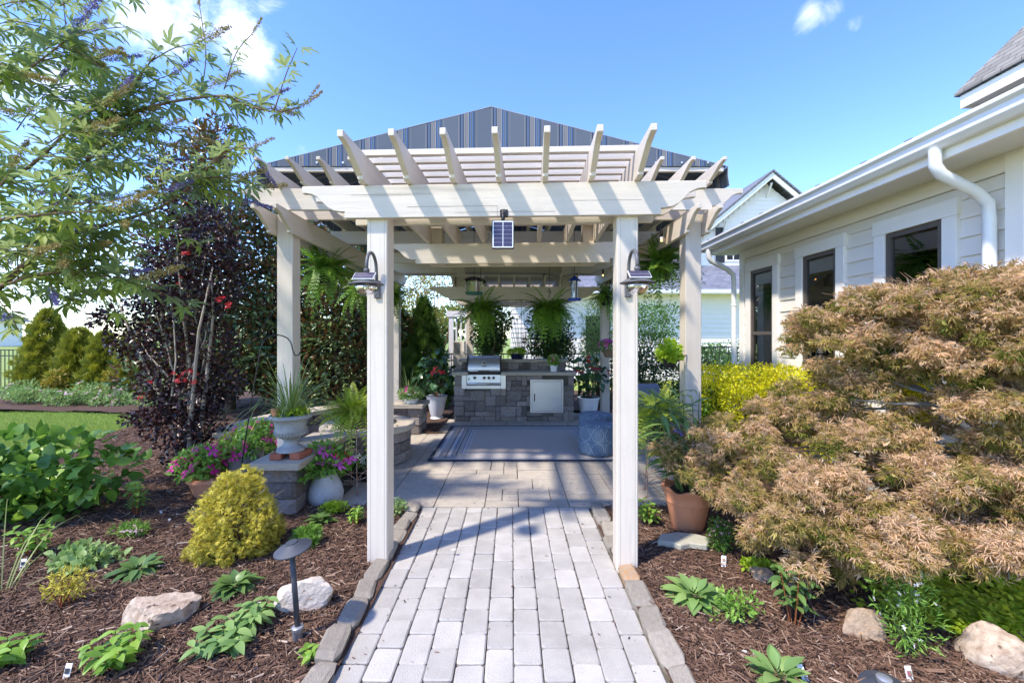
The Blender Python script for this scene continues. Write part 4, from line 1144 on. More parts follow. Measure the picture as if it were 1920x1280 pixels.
MB().box(-1.03, 1.40, 5.31, 7.33, .004, .013).build('field', 'rug', RUG)
for bx in ((-1.05, 1.42, 5.29, 5.31), (-1.05, 1.42, 7.33, 7.35), (-1.05, -1.03, 5.31, 7.33), (1.40, 1.42, 5.31, 7.33)):
    MB().box(*bx, .004, .016).build('binding', 'rugedge', RUG, bevel=.003)
for (x, y, lab) in ((1.13, 5.65, 'round blue medallion print stool on the rug, nearer the camera'), (1.26, 6.42, 'round blue medallion print stool on the rug, the one farther back')):
    p = thing('pouf', lab, 'stool', (x, y, .014), 'blue printed stools')
    mb = MB(); mb.lathe((0, 0, 0), [(.0, 0), (.215, 0), (.243, .02), (.25, .07), (.25, .33), (.24, .365), (.215, .385), (.12, .392), (.0, .394)], 40)
    mb.build('cushion', 'medallion', p, True, local=True)
    mb = MB(); v = [(.244 * math.cos(a * PI / 20), .244 * math.sin(a * PI / 20), .362) for a in range(41)]
    mb.tube(v, .006, 6, False); mb.build('piping', 'cushion', p, True, local=True)

# ================================================================== pots, planters
def pot(parent, c, prof, m, name='pot', flute=0, fl=0, n=32):
    mb = MB(); mb.lathe(c, prof, n, flute, fl); return mb.build(name, m, parent, 2)
def soil(parent, c, r):
    mb = MB(); mb.lathe(c, [(r, -.01), (r * .9, .005), (r * .4, .02), (0, .022)], 16); return mb.build('soil', 'soil', parent, True)
def flowers(parent, m, blobs, n, size, name='flowers', up=.5):
    P, d, bi, rad = in_blobs(blobs, n, .9, .02, True); k = len(P)
    Nn = d + rng.normal(size=(k, 3)) * .3 + np.array([0, -.3, up]); D = np.cross(unit(Nn), rng.normal(size=(k, 3)))
    me = leaf_mesh(name, PETAL5, P, D, Nn, size * (.8 + .4 * rng.random(k)), 2.1)
    return obj(name, me, m, parent, 'stuff')
def blades(parent, c, n, ln, w, m='l_blade', spread=1.0, rise=1.0, name='blades', arch=.9, r0=.03):
    mb = MB(); c = Vector(c); tones = []
    for i in range(n):
        a = rnd.uniform(0, 2 * PI); el = rnd.uniform(.35, 1.25) * rise; l = ln * rnd.uniform(.6, 1.1)
        d = Vector((math.cos(a) * spread, math.sin(a) * spread, 0)); sd = Vector((-math.sin(a), math.cos(a), 0)); pts = []
        for j in range(7):
            t = j / 6
            pts.append(c + d * (r0 + l * t * math.cos(el) * (1 + .2 * t)) + Vector((0, 0, l * t * math.sin(el) - arch * l * t * t * t * math.cos(el) * rnd.uniform(.8, 1.1))))
        v = []; ww = w * rnd.uniform(.7, 1.1)
        for j, p in enumerate(pts):
            q = ww * (.7 + .3 * math.sin(PI * min(1, j / 4))) * (1 - (j / 6) ** 3 * .95); v += [p - sd * q / 2, p + sd * q / 2 + Vector((0, 0, q * .15))]
        mb.add(v, [(2 * j, 2 * j + 1, 2 * j + 3, 2 * j + 2) for j in range(6)]); tones += [rnd.random()] * 14
    me = mb.mesh(name, True); a_ = me.attributes.new('tone', 'FLOAT', 'POINT'); a_.data.foreach_set('value', np.array(tones, np.float32))
    return obj(name, me, m, parent, 'stuff')

# fern fronds: shared meshes
def frond_mesh(seed, droop):
    r = random.Random(seed); v = []; f = []; n = 17
    def pt(t): return Vector((.02 * math.sin(seed + t * 3), t * (1 - .25 * droop * t), .42 * t * (1 - t * .4) - droop * .75 * t * t))
    for j in range(n):
        t = .06 + .94 * j / n; p = pt(t); q = pt(min(1, t + .05)); tg = (q - p).normalized(); w = .17 * math.sin(PI * min(1, (t * .86 + .13))) ** .7 * (1 - .35 * t) + .006
        for s in (-1, 1):
            sd = Vector((s, 0, 0)); o = len(v); dv = (sd * w + tg * w * .25 + Vector((0, 0, -.22 * w + r.uniform(-.015, .015))))
            v += [p, p + dv * .5 - tg * .026, p + dv, p + dv * .5 + tg * .026]
            f += [(o, o + 1, o + 2, o + 3)] if s > 0 else [(o, o + 3, o + 2, o + 1)]
    for j in range(8):
        a, b = pt(j / 8), pt((j + 1) / 8); o = len(v); v += [a + Vector((-.004, 0, 0)), a + Vector((.004, 0, 0)), b + Vector((.003, 0, 0)), b + Vector((-.003, 0, 0))]; f.append((o, o + 1, o + 2, o + 3))
    me = bpy.data.meshes.new('frond'); me.from_pydata(v, [], f); me.update(); return me
FRM = {}
def fronds(parent, c, n, ln, m, lo=-.3, hi=1.3, dmin=0, name='frond'):
    for i in range(n):
        k = (m, rnd.randrange(dmin, 5))
        if k not in FRM:
            me = frond_mesh(k[1], (.25, .6, .95, 1.35, 1.8)[k[1]]); me.materials.append(M[m]); FRM[k] = me
        o = bpy.data.objects.new(name, FRM[k]); COL.objects.link(o); o.parent = parent
        el = rnd.uniform(lo, hi); az = i * 2.39996 + rnd.uniform(-.3, .3); s = ln * rnd.uniform(.72, 1.12)
        o.matrix_local = Matrix.Translation(Vector(c) - Vector(parent.location)) @ Matrix.Rotation(az, 4, 'Z') @ Matrix.Rotation(el * .75, 4, 'X') @ Matrix.Rotation(rnd.uniform(-.25, .25), 4, 'Y') @ Matrix.Scale(s, 4)
def hang_wire(parent, c, ztop, m='black', r=.004, hook=True):
    c = Vector(c); mb = MB()
    for k in range(3):
        a = k * 2.094 + .3; mb.tube([c + Vector((.11 * math.cos(a), .11 * math.sin(a), .02)), c + Vector((0, 0, .22))], .0025, 4)
    mb.tube([c + Vector((0, 0, .22)), (c.x, c.y, ztop)], r, 5)
    if hook:
        z = c.z + .24; mb.tube([Vector((c.x, c.y, z)) + Vector((.028 * math.sin(t), 0, .028 * (1 - math.cos(t)))) for t in np.linspace(-.2, 4.8, 12)], .006, 5)
    return mb.build('hanger', m, parent, True)
def hanging_fern(label, c, ln, ztop, n=58, m='l_fern', lo=-.45, hi=1.25):
    c = Vector(c); t = thing('hanging_fern', label, 'fern', (c.x, c.y, c.z - .16), 'hanging ferns')
    pot(t, (c.x, c.y, c.z - .16), [(.0, 0), (.09, 0), (.13, .14), (.14, .15), (.125, .15), (.0, .13)], 'blackpot', n=20)
    hang_wire(t, (c.x, c.y, c.z), ztop)
    fronds(t, c, n, ln, m, lo, hi, 0)
hanging_fern('bushy hanging fern nearest the front left pergola post', (-2.26, 5.2, 2.34), .50, 2.76, 95)
hanging_fern('hanging fern half hidden behind the left arbor post', (-2.26, 6.55, 2.20), .52, 2.76, 80)
hanging_fern('hanging fern farthest back along the left pergola beam', (-2.24, 8.0, 2.30), .5, 2.76, 60)
hanging_fern('bushy hanging fern nearest the front right pergola post', (1.80, 5.15, 2.38), .52, 2.76, 95)
hanging_fern('hanging fern farthest back along the right pergola beam', (1.78, 8.05, 2.30), .5, 2.76, 60)
hanging_fern('smaller trailing fern hanging over the grill', (-.52, 7.1, 1.98), .55, 2.78, 75, 'l_fern', -1.0, 1.0)
hanging_fern('large trailing fern hanging over the island counter', (.62, 7.1, 2.02), .64, 2.78, 90, 'l_fern', -1.1, 1.1)

# bird feeders
c = at(889, 533, 5.1)
BF = thing('bird_feeder', 'clear domed bird feeder with green tray hanging under the arbor beam', 'bird feeder', (c.x, c.y, c.z - .12), 'bird feeders')
pot(BF, (c.x, c.y, c.z), [(.085, -.105), (.105, .035), (.09, .04)], 'globe', 'seed_hopper')
pot(BF, (c.x, c.y, c.z), [(0, -.1), (.076, -.1), (.085, -.02), (0, -.01)], 'seed', 'seed_fill')
pot(BF, (c.x, c.y, c.z), [(.15, .025), (.12, .06), (.06, .085), (.0, .095)], 'globe', 'dome')
M['feedgreen'] = mat('green_plastic', (0.012, 0.09, 0.06), .35); M['feedblue'] = mat('blue_enamel', (0.012, 0.045, 0.28), .25, coat=.4)
pot(BF, (c.x, c.y, c.z), [(0, -.125), (.09, -.125), (.108, -.105), (.108, -.095), (0, -.102)], 'feedgreen', 'tray')
pot(BF, (c.x, c.y, c.z), [(0, -.1), (.025, -.1), (.025, .07), (0, .08)], 'feedgreen', 'core', n=12)
mb = MB(); mb.tube([(c.x, c.y, c.z + .09), (c.x, c.y, 2.99)], .003, 5); mb.build('wire', 'black', BF)
c = at(1077, 542, 5.1)
BF = thing('bird_feeder', 'tube bird feeder with cobalt blue cap and base', 'bird feeder', (c.x, c.y, c.z - .16), 'bird feeders')
pot(BF, (c.x, c.y, c.z), [(.04, -.125), (.04, .10)], 'globe', 'tube')
pot(BF, (c.x, c.y, c.z), [(0, -.12), (.035, -.12), (.035, .02), (0, .03)], 'seed', 'seed_fill')
pot(BF, (c.x, c.y, c.z), [(.082, .09), (.07, .11), (.03, .135), (.012, .16), (0, .162)], 'feedblue', 'cap')
pot(BF, (c.x, c.y, c.z), [(0, -.145), (.07, -.145), (.084, -.125), (.08, -.11), (0, -.125)], 'feedblue', 'base')
mb = MB(); mb.tube([(c.x, c.y, c.z + .15), (c.x, c.y, 2.99)], .003, 5); mb.build('wire', 'black', BF)

# solar panel on the front beam
c = at(943, 440, 2.66)
SP = thing('solar_panel', 'small solar panel on a black bracket under the front beam', 'solar panel', (c.x, c.y, c.z - .1))
Rx = Matrix.Rotation(math.radians(-7), 3, 'X')
MB().obox(c, (.138, .014, .185), Rx).build('frame', 'black', SP, bevel=.003)
MB().obox(c + Rx @ Vector((0, -.0075, 0)), (.128, .002, .172), Rx).build('border', 'tagwhite', SP)
M['cell'] = mat('solar_cell', (0.045, 0.04, 0.075), .15, (.06, .05, .09), 20)
for i in range(2):
    for j in range(6):
        MB().obox(c + Rx @ Vector((-.030 + i * .060, -.0092, -.066 + j * .0265)), (.055, .0012, .0245), Rx).build('cell', 'cell', SP)
mb = MB(); q = c + Vector((0, .01, .09)); mb.tube([q, q + Vector((.002, .03, .05)), q + Vector((.004, .075, .085))], .012, 8); mb.build('bracket', 'black', SP, True)
MB().box(q.x - .022, q.x + .03, 2.80, 2.818, q.z + .06, q.z + .11).build('mount', 'black', SP, bevel=.004)
mb = MB(); mb.tube([q + Vector((-.012, .028, .048)), q + Vector((.016, .028, .048))], .016, 10); mb.build('knuckle', 'black', SP, True)

# barn style wall lamps on the two front posts
def wall_lamp(label, x, yf):
    t = thing('wall_lamp', label, 'lamp', (x, yf - .2, 1.8), 'post lamps')
    mb = MB(); pts = [(x, yf - .012, 1.86), (x, yf - .03, 1.98)] + [(x, yf - .125 + .095 * math.cos(a), 1.99 + .095 * math.sin(a)) for a in np.linspace(0, PI, 12)] + [(x, yf - .22, 1.965)]
    mb.tube(pts, .011, 8); mb.build('arm', 'lampgrey', t, True)
    MB().box(x - .022, x + .022, yf - .016, yf - .001, 1.80, 1.92).build('back_plate', 'lampgrey', t, bevel=.006)
    y = yf - .22
    pot(t, (x, y, 0), [(.0, 1.975), (.016, 1.968), (.02, 1.955), (.014, 1.943), (.022, 1.938), (.034, 1.922), (.038, 1.905), (.06, 1.893), (.105, 1.872), (.106, 1.868), (.06, 1.882), (.0, 1.89)], 'lampgrey', 'shade', n=32)
    R_ = Matrix.Rotation(math.radians(38), 3, 'X')
    p = MB().obox((x, y - .045, 1.915), (.13, .075, .008), R_).build('solar_plate', 'tagwhite', t, bevel=.001)
    for k in (-1, 1): MB().obox(Vector((x, y - .045, 1.915)) + R_ @ Vector((0, k * .018, .005)), (.122, .031, .002), R_).build('solar_cell', 'cell', p)
    pot(t, (x, y, 0), [(.06, 1.876), (.068, 1.855), (.066, 1.835), (.05, 1.81), (.025, 1.797), (0, 1.794)], 'globe', 'globe', n=32)
    pot(t, (x, y, 0), [(0, 1.885), (.03, 1.885), (.03, 1.868), (0, 1.866)], 'tagwhite', 'led_disc', n=16)
    pot(t, (x, y, 0), [(.012, 1.866), (.018, 1.845), (.012, 1.825), (0, 1.82)], 'globe', 'bulb', n=12)
wall_lamp('dark barn style lamp on the left arbor post', -.908, 2.885)
wall_lamp('dark barn style lamp on the right arbor post', .762, 2.815)

# string lights along the right side of the pergola
SL = thing('string_lights', 'string of glowing clear bulbs along the right pergola beam', 'string lights', (1.66, 6, 2.5))
pts = []
BUL = [(1.655, 4.72), (1.6, 5.6), (1.64, 6.5), (1.58, 7.4), (1.2, 7.9), (.6, 7.95)]
for i, (x, y) in enumerate(BUL):
    pts.append((x, y, 2.72))
    if i < len(BUL) - 1:
        x2, y2 = BUL[i + 1]; pts.append(((x + x2) / 2, (y + y2) / 2, 2.66))
mb = MB(); mb.tube(pts, .004, 5); mb.build('cable', 'black', SL)
for x, y in BUL:
    b = MB(); b.tube([(x, y, 2.72), (x, y, 2.655)], .016, 10); so = b.build('socket', 'black', SL, True)
    pot(so, (x, y, 2.6), [(.013, .055), (.028, .03), (.032, .01), (.026, -.015), (.0, -.03)], 'globe', 'bulb', n=16)
    b = MB(); b.tube([(x, y, 2.64), (x, y, 2.6)], [.006, .010], 8); b.build('filament', 'bulb', so, True)

# planter on ledge and counter
c = Vector((.10, 8.46, 1.107))
PL_ = thing('bowl_planter', 'navy glazed bowl of lime succulents on the island back ledge', 'planter', c)
pot(PL_, c, [(0, 0), (.11, 0), (.15, .10), (.155, .105), (.14, .105), (0, .09)], 'navyglaze')
foliage(PL_, 'foliage', 'l_lime', [((c.x, c.y, c.z + .13), (.18, .14, .07))], 700, .05, KITE, .4, .6)
c = Vector((.78, 7.95, .903))
PL_ = thing('flower_pot', 'small white ribbed pot of pink flowers on the island counter', 'planter', c)
pot(PL_, c, [(0, 0), (.055, 0), (.068, .12), (.06, .12), (0, .11)], 'glaze', n=40, flute=20, fl=.05)
foliage(PL_, 'foliage', 'l_bright', [((c.x, c.y, c.z + .2), (.10, .09, .10))], 500, .045, KITE, .6)
flowers(PL_, 'palepink', [((c.x, c.y, c.z + .2), (.11, .1, .12))], 30, .035); flowers(PL_, 'red', [((c.x, c.y, c.z + .2), (.11, .1, .12))], 12, .03)
tag(MB().lathe((.94, 7.95, .903), [(0, 0), (.05, 0), (.06, .008), (0, .01)], 20).build('dish', 'blackpot', None, True), 'flat black dish beside the ribbed pot on the counter', 'dish')

# hibiscus in white glazed pots either side of the island
def hibiscus(label, x, y, h, reds, urn, nleaf=150):
    t = thing('potted_hibiscus', label, 'potted plant', (x, y, 0), 'hibiscus in white pots')
    pr = [(0, 0), (.11, 0), (.125, .02), (.10, .05), (.13, .12), (.175, .34), (.20, .42), (.215, .44), (.19, .44), (0, .40)] if urn else [(0, 0), (.14, 0), (.20, .36), (.215, .365), (.215, .40), (.19, .40), (0, .37)]
    pot(t, (x, y, 0), pr, 'glaze', n=36)
    soil(t, (x, y, .39), .185)
    bl = lumps((x, y, .42 + h / 2), (.36, .32, h / 2), 8, .5) + [((x, y, .45 + h / 2), (.30, .26, h * .45))]
    stems(t, 'stems', 'twig', (x, y, .38), bl, .010, .004, .06)
    broad(t, bl, nleaf, .115, 'l_darkbroad')
    if reds: flowers(t, 'red', [((x, y, .4 + h * .55), (.38, .36, h * .35))], reds, .10)
def blade_shape(prof, cup=.10, tipdrop=.14):      # leaf outline from (along, half width) stations, with a sunk midrib
    v = []; f = []; n = len(prof)
    for t_, w_ in prof:
        z = -tipdrop * t_ ** 3
        v += [(-w_, t_, z + cup * w_), (0, t_ + (.02 if w_ == 0 else 0), z - .02), (w_, t_, z + cup * w_)]
    for k in range(n - 1):
        a, b = 3 * k, 3 * (k + 1); f += [(a, b, b + 1, a + 1)[::-1], (a + 1, b + 1, b + 2, a + 2)[::-1]]
    return np.array(v, float), f
HEART = blade_shape([(0, .02), (.04, .22), (.14, .36), (.3, .44), (.48, .42), (.66, .31), (.82, .17), (.93, .06), (1, .004)])
OVAL = blade_shape([(0, .02), (.12, .10), (.28, .19), (.48, .245), (.66, .22), (.82, .14), (.93, .06), (1, .004)])
LANCE = blade_shape([(0, .015), (.2, .07), (.45, .10), (.7, .07), (.88, .03), (1, .003)], .05, .16)
def single_mesh(name, shp, bend, mname):
    v, f = shp; v = v.copy(); v[:, 2] -= bend * v[:, 1] ** 2
    me = bpy.data.meshes.new(name); me.from_pydata([tuple(q) for q in v], [], [tuple(q) for q in f]); me.polygons.foreach_set('use_smooth', np.ones(len(f), bool)); me.materials.append(M[mname]); me.update(); return me
SM = {}
M['l_darkbroad'] = leafmat('hibiscus_leaf', [(0.02, 0.055, 0.018), (0.04, 0.10, 0.028), (0.07, 0.15, 0.04)], 0.3, 0.2, src='obj')
def put_leaf(parent, m, shp, P, D, Nn, s, bend=.2, name='leaf', sn='h'):
    bend = bend * rnd.choice((.4, 1.0, 1.9))
    k = (m, sn, round(bend, 1))
    if k not in SM: SM[k] = single_mesh(name, shp, bend, m)
    o = bpy.data.objects.new(name, SM[k]); COL.objects.link(o); o.parent = parent
    D = Vector(D).normalized(); X = D.cross(Vector(Nn)); X = X.normalized() if X.length > 1e-6 else D.orthogonal().normalized(); Z = X.cross(D)
    R_ = Matrix((X, D, Z)).transposed().to_4x4()
    o.matrix_local = Matrix.Translation(Vector(P) - Vector(parent.location)) @ R_ @ Matrix.Scale(s, 4)
    return o
def broad(parent, blobs, n, size, m, shp=HEART, sn='h', out=.9, up=-.15, rand=.45, inner=.75, bend=.2, zmin=.03):
    P, d, bi, rad = in_blobs(blobs, n, inner, zmin, False)
    for p, dd in zip(P, d):
        D = Vector(dd) * out + Vector(rng.normal(size=3)) * rand + Vector((0, 0, up))
        Nn = Vector(dd) * .5 + Vector((0, -.25, 1.0)) + Vector(rng.normal(size=3)) * .25
        put_leaf(parent, m, shp, p, D, Nn, size * rnd.uniform(.55, 1.2), bend * rnd.choice((.5, 1, 1.5)), sn=sn)
hibiscus('white urn pot of dark leafed hibiscus left of the island', -1.42, 8.05, .95, 2, True, 170)
hibiscus('white pot of red flowering hibiscus right of the island', 1.46, 8.15, .85, 9, False, 150)

# urn on bricks at the end of the seat wall
ux, uy = -1.97, 3.80
BZ = .478
for i, (dx, dy, rz) in enumerate(((-.085, -.02, .12), (.09, .0, -.1))):
    o = MB().box(-.048, .048, -.10, .10, 0, .055).build('brick', 'brick', None, bevel=.004); o.location = (ux + dx, uy + dy, BZ); o.rotation_euler = (0, 0, PI / 2 * 0 + rz)
    tag(o, ('red brick under the left side of the grey urn', 'red brick under the right side of the grey urn')[i], 'brick', 'bricks under the urn')
U_ = thing('urn_planter', 'grey fluted urn of arching grass on the end of the seat wall', 'planter', (ux, uy, BZ + .056))
uz = BZ + .056
pot(U_, (ux, uy, uz), [(0, 0), (.115, 0), (.115, .022), (.09, .035), (.062, .055), (.055, .09), (.07, .105), (.06, .115)], 'concrete', 'foot', n=48)
pot(U_, (ux, uy, uz), [(.05, .112), (.09, .12), (.125, .145), (.132, .175)], 'concrete', 'fluted_belly', n=96, flute=32, fl=.06)
pot(U_, (ux, uy, uz), [(.128, .175), (.132, .19), (.125, .21), (.135, .26), (.155, .285), (.176, .292), (.178, .31), (.168, .322), (.15, .32), (0, .30)], 'concrete', 'bowl', n=48)
blades(U_, (ux, uy, uz + .31), 95, .68, .016, 'l_blade', 1.0, 1.1)
foliage(U_, 'trailing_leaves', 'l_lime', [((ux, uy, uz + .33), (.16, .16, .05))], 420, .035, KITE, .6)
tp = MB().lathe((ux - .085, uy - .09, uz + .32), [(0, 0), (.028, 0), (.04, .065), (.034, .065), (0, .06)], 16).build('small_clay_pot', 'terracotta', None, 2)
tag(tp, 'tiny terracotta pot tucked into the grey urn', 'pot')

# dracaena bowl and flower bowl on the far pier
c = Vector((-1.72, 7.12, .48))
t = thing('spike_planter', 'dark bowl of spiky green blades on the far pier of the seat wall', 'planter', c)
pot(t, c, [(0, 0), (.09, 0), (.14, .09), (.155, .10), (.14, .10), (0, .08)], 'concrete'); blades(t, c + Vector((0, 0, .1)), 50, .55, .014, 'l_blade', 1, 1.2, 'blades', .5)
foliage(t, 'trailing_leaves', 'l_bright', [((c.x, c.y, c.z + .13), (.17, .16, .06))], 400, .04, KITE, .6)
c = Vector((-1.62, 6.86, .48))
t = thing('flower_bowl', 'white ribbed bowl of pale green leaves and small pink flowers on the far pier', 'planter', c)
pot(t, c, [(0, 0), (.08, 0), (.12, .07), (.128, .085), (.115, .085), (0, .07)], 'glaze', n=48, flute=24, fl=.05)
foliage(t, 'foliage', 'l_pale', [((c.x, c.y, c.z + .15), (.20, .17, .10))], 900, .042, KITE, .6)
flowers(t, 'pink', [((c.x - .05, c.y, c.z + .18), (.14, .13, .09))], 12, .04); flowers(t, 'whitepetal', [((c.x, c.y, c.z + .15), (.2, .17, .1))], 22, .03)

# squat stone pot with pink vinca
c = gr(611, 941); c.z = -.005
t = thing('stone_pot', 'squat pale stone pot of pink vinca at the patio edge', 'planter', c)
pot(t, c, [(0, 0), (.12, 0), (.15, .03), (.158, .09), (.14, .17), (.105, .24), (.098, .27), (.108, .285), (.09, .285), (0, .26)], 'palestone', n=36)
vb = lumps((c.x - .08, c.y, c.z + .38), (.30, .24, .16), 7, .5)
stems(t, 'stems', 'greenstem', c + Vector((0, 0, .26)), vb, .006, .003)
foliage(t, 'foliage', 'l_bright', vb, 900, .055, LEAF6, .55, .3, .6)
flowers(t, 'magenta', vb, 26, .07)
# galvanised bucket and clay pot with more pink flowers
c = Vector((-2.72, 4.35, .0))
t = thing('flower_bucket', 'galvanised ribbed bucket of flowers standing left of the seat wall', 'planter', c)
pot(t, c, [(0, 0), (.13, 0), (.16, .34), (.168, .35), (.15, .35), (0, .32)], 'galv', n=72, flute=36, fl=.03)
vb = lumps((c.x, c.y, c.z + .52), (.26, .22, .2), 7, .5); stems(t, 'stems', 'greenstem', c + Vector((0, 0, .3)), vb, .006, .003)
foliage(t, 'foliage', 'l_bright', vb, 800, .05, LEAF6, .5); flowers(t, 'pink', vb, 16, .06); flowers(t, 'red', vb, 5, .03)
c = Vector((-2.92, 4.12, 0))
t = thing('clay_flower_pot', 'wide terracotta pot overflowing with hot pink flowers beside the dark tree', 'planter', c)
pot(t, c, [(0, 0), (.11, 0), (.17, .17), (.185, .175), (.185, .20), (.165, .20), (0, .18)], 'terracotta')
vb = lumps((c.x, c.y, c.z + .33), (.36, .26, .19), 9, .45); stems(t, 'stems', 'greenstem', c + Vector((0, 0, .18)), vb, .006, .003)
foliage(t, 'foliage', 'l_bright', vb, 1100, .055, LEAF6, .5); flowers(t, 'pink', vb, 48, .08)
c = Vector((-2.38, 4.42, 0))
t = thing('metal_pail', 'small plain steel pail behind the grey urn', 'pail', c)
pot(t, c, [(0, 0), (.09, 0), (.12, .30), (.128, .31), (.11, .31), (0, .1)], 'galv')

# shepherd hook
SH = thing('shepherd_hook', 'thin dark shepherd hook beside the front left pergola post', 'garden hook', (-2.38, 3.7, 0))
pts = [(-2.42, 3.70, -.05), (-2.25, 3.70, 1.05), (-2.18, 3.70, 1.44)] + [(-2.04 - .13 * math.cos(a), 3.70, 1.46 + .10 * math.sin(a)) for a in np.linspace(.1, 3.0, 10)] + [(-1.90, 3.70, 1.42), (-1.88, 3.70, 1.38), (-1.85, 3.70, 1.385), (-1.835, 3.70, 1.41)]
mb = MB(); mb.tube(pts, .0052, 6); mb.build('rod', 'black', SH, True)

# rusty wire plant stands with ferns
def wire_stand(label, flabel, c, h=.74, r=.13, fr=.36, m='l_fern_y'):
    c = Vector(c); t = thing('wire_stand', label, 'plant stand', c, 'rusty wire plant stands')
    leg = MB()
    for k in range(4):
        a = k * PI / 2 + .55; d = Vector((math.cos(a), math.sin(a), 0)); mb = MB()
        mb.tube([c + d * (r + .03), c + d * (r + .015) + Vector((0, 0, .02)), c + d * (r * .92) + Vector((0, 0, h * .6)), c + d * (r * 1.05) + Vector((0, 0, h))], .0055, 5); mb.build('leg', 'rust', t, True)
        mb = MB(); mb.lathe(c + d * (r + .03), [(0, 0), (.014, .004), (.014, .018), (0, .022)], 8); mb.build('foot', 'rust', t, True)
    for z, rr in ((.13, r * .98), (h - .13, r * .98), (h, r * 1.08)):
        mb = MB(); mb.tube([c + Vector((rr * math.cos(q), rr * math.sin(q), z)) for q in np.linspace(0, 2 * PI, 25)], .004, 5, False); mb.build('ring', 'rust', t, True)
    for k in range(16):
        a = 2 * PI * k / 16
        for s in (-1, 1):
            mb = MB(); mb.tube([c + Vector((r * math.cos(a + s * q * .5), r * math.sin(a + s * q * .5), h - .13 + .15 * q)) for q in (0, .5, 1)], .0028, 4, False); mb.build('lattice_wire', 'rust', t, True)
    for k in range(4):
        a = k * PI / 2 + .55
        mb = MB(); mb.tube([c + Vector((r * math.cos(a + q * PI / 2), r * math.sin(a + q * PI / 2), .13 + .07 * math.sin(PI * q))) for q in np.linspace(0, 1, 8)], .0035, 4, False); mb.build('arch_wire', 'rust', t, True)
    f = thing('potted_fern', flabel, 'fern', (c.x, c.y, c.z + h - .12), 'ferns on wire stands')
    pot(f, (c.x, c.y, c.z + h - .12), [(0, 0), (.085, 0), (.115, .14), (.12, .15), (.105, .15), (0, .13)], 'blackpot', n=24)
    fronds(f, (c.x, c.y, c.z + h + .02), 95, fr * 1.2, m, -.1, 1.3)
wire_stand('rusty wire plant stand beside the left arbor post', 'sunlit yellow green fern on the left wire stand', (-1.60, 4.32, 0), fr=.34)
wire_stand('rusty wire plant stand beside the right arbor post', 'sunlit yellow green fern on the right wire stand', (1.42, 4.18, 0), .76, fr=.36)
for i, (x, y, lab) in enumerate(((-1.70, 4.62, 'black nursery pot of white flowers, left of a pair by the fire pit'), (-1.56, 4.58, 'black nursery pot of white flowers, right of a pair by the fire pit'))):
    t = thing('nursery_pot', lab, 'potted plant', (x, y, 0), 'nursery pots by the fire pit')
    pot(t, (x, y, 0), [(0, 0), (.05, 0), (.065, .13), (.07, .135), (.06, .135), (0, .12)], 'blackpot', n=20)
    foliage(t, 'foliage', 'l_green', [((x, y, .19), (.09, .09, .07))], 260, .04, LEAF6, .55); flowers(t, 'whitepetal', [((x, y, .22), (.09, .09, .07))], 12, .05)
t = thing('nursery_pot', 'black nursery pot of red flowers behind the squat stone pot', 'potted plant', (-1.78, 4.1, 0), 'nursery pots by the fire pit')
pot(t, (-1.78, 4.1, 0), [(0, 0), (.05, 0), (.065, .13), (.07, .135), (.06, .135), (0, .12)], 'blackpot', n=20)
foliage(t, 'foliage', 'l_green', [((-1.72, 4.05, .30), (.12, .1, .14))], 260, .045, LEAF6, .55); flowers(t, 'red', [((-1.68, 4.03, .36), (.14, .1, .12))], 9, .06)
t = thing('steel_bucket', 'plain galvanised bucket standing inside the fire pit', 'bucket', (-1.72, 5.42, .12))
pot(t, (-1.72, 5.42, .12), [(0, 0), (.1, 0), (.13, .46), (.137, .47), (.12, .47), (0, .3)], 'galv')

# terracotta pot with tall ruellia
c = gr(1289, 990); c.z = .0
t = thing('terracotta_pot', 'large terracotta pot of tall narrow leafed plant at the patio corner', 'planter', c)
mb = MB(); n = 48; pr = [(0, 0), (.112, 0), (.12, .01), (.165, .225), (.170, .228), (.170, .235), (.168, .24), (.185, .31), (.198, .325), (.2, .34), (.178, .34), (.16, .30), (0, .29)]
mb.lathe(c, pr, n)
mb.v = [(x, y, z + (.014 * math.sin(6 * math.atan2(y - c.y, x - c.x)) if z > c.z + .3 else 0)) for x, y, z in mb.v]; mb.build('pot', 'terracotta', t, 2)
soil(t, c + Vector((0, 0, .3)), .165)
stm = MB(); lv = 0
for i in range(22):
    a = rnd.uniform(0, 2 * PI); tl = rnd.uniform(.0, .42); hgt = rnd.uniform(.35, .80)
    top = c + Vector((math.cos(a) * tl * .7 - .10, math.sin(a) * tl * .6, .3 + hgt)); b = c + Vector((math.cos(a) * .08, math.sin(a) * .08, .29))
    stm.tube([b, b.lerp(top, .5) + Vector((0, 0, .04)), top], [.006, .005, .003], 5, False)
    for j in range(6):
        q = b.lerp(top, .35 + .65 * j / 5) + Vector((0, 0, .03))
        for s in (0, 1):
            if lv > 230: break
            az = j * 1.57 + s * PI + rnd.uniform(-.4, .4); dd = Vector((math.cos(az), math.sin(az), rnd.uniform(-.1, .7))); lv += 1
            put_leaf(t, 'l_deep_o', LANCE, q, dd, Vector((0, -.2, 1)), rnd.uniform(.13, .21), .3, sn='lance')
stm.build('stems', 'greenstem', t, True)
flowers(t, 'violet', [((c.x - .12, c.y - .1, c.z + .8), (.08, .08, .05))], 2, .07)

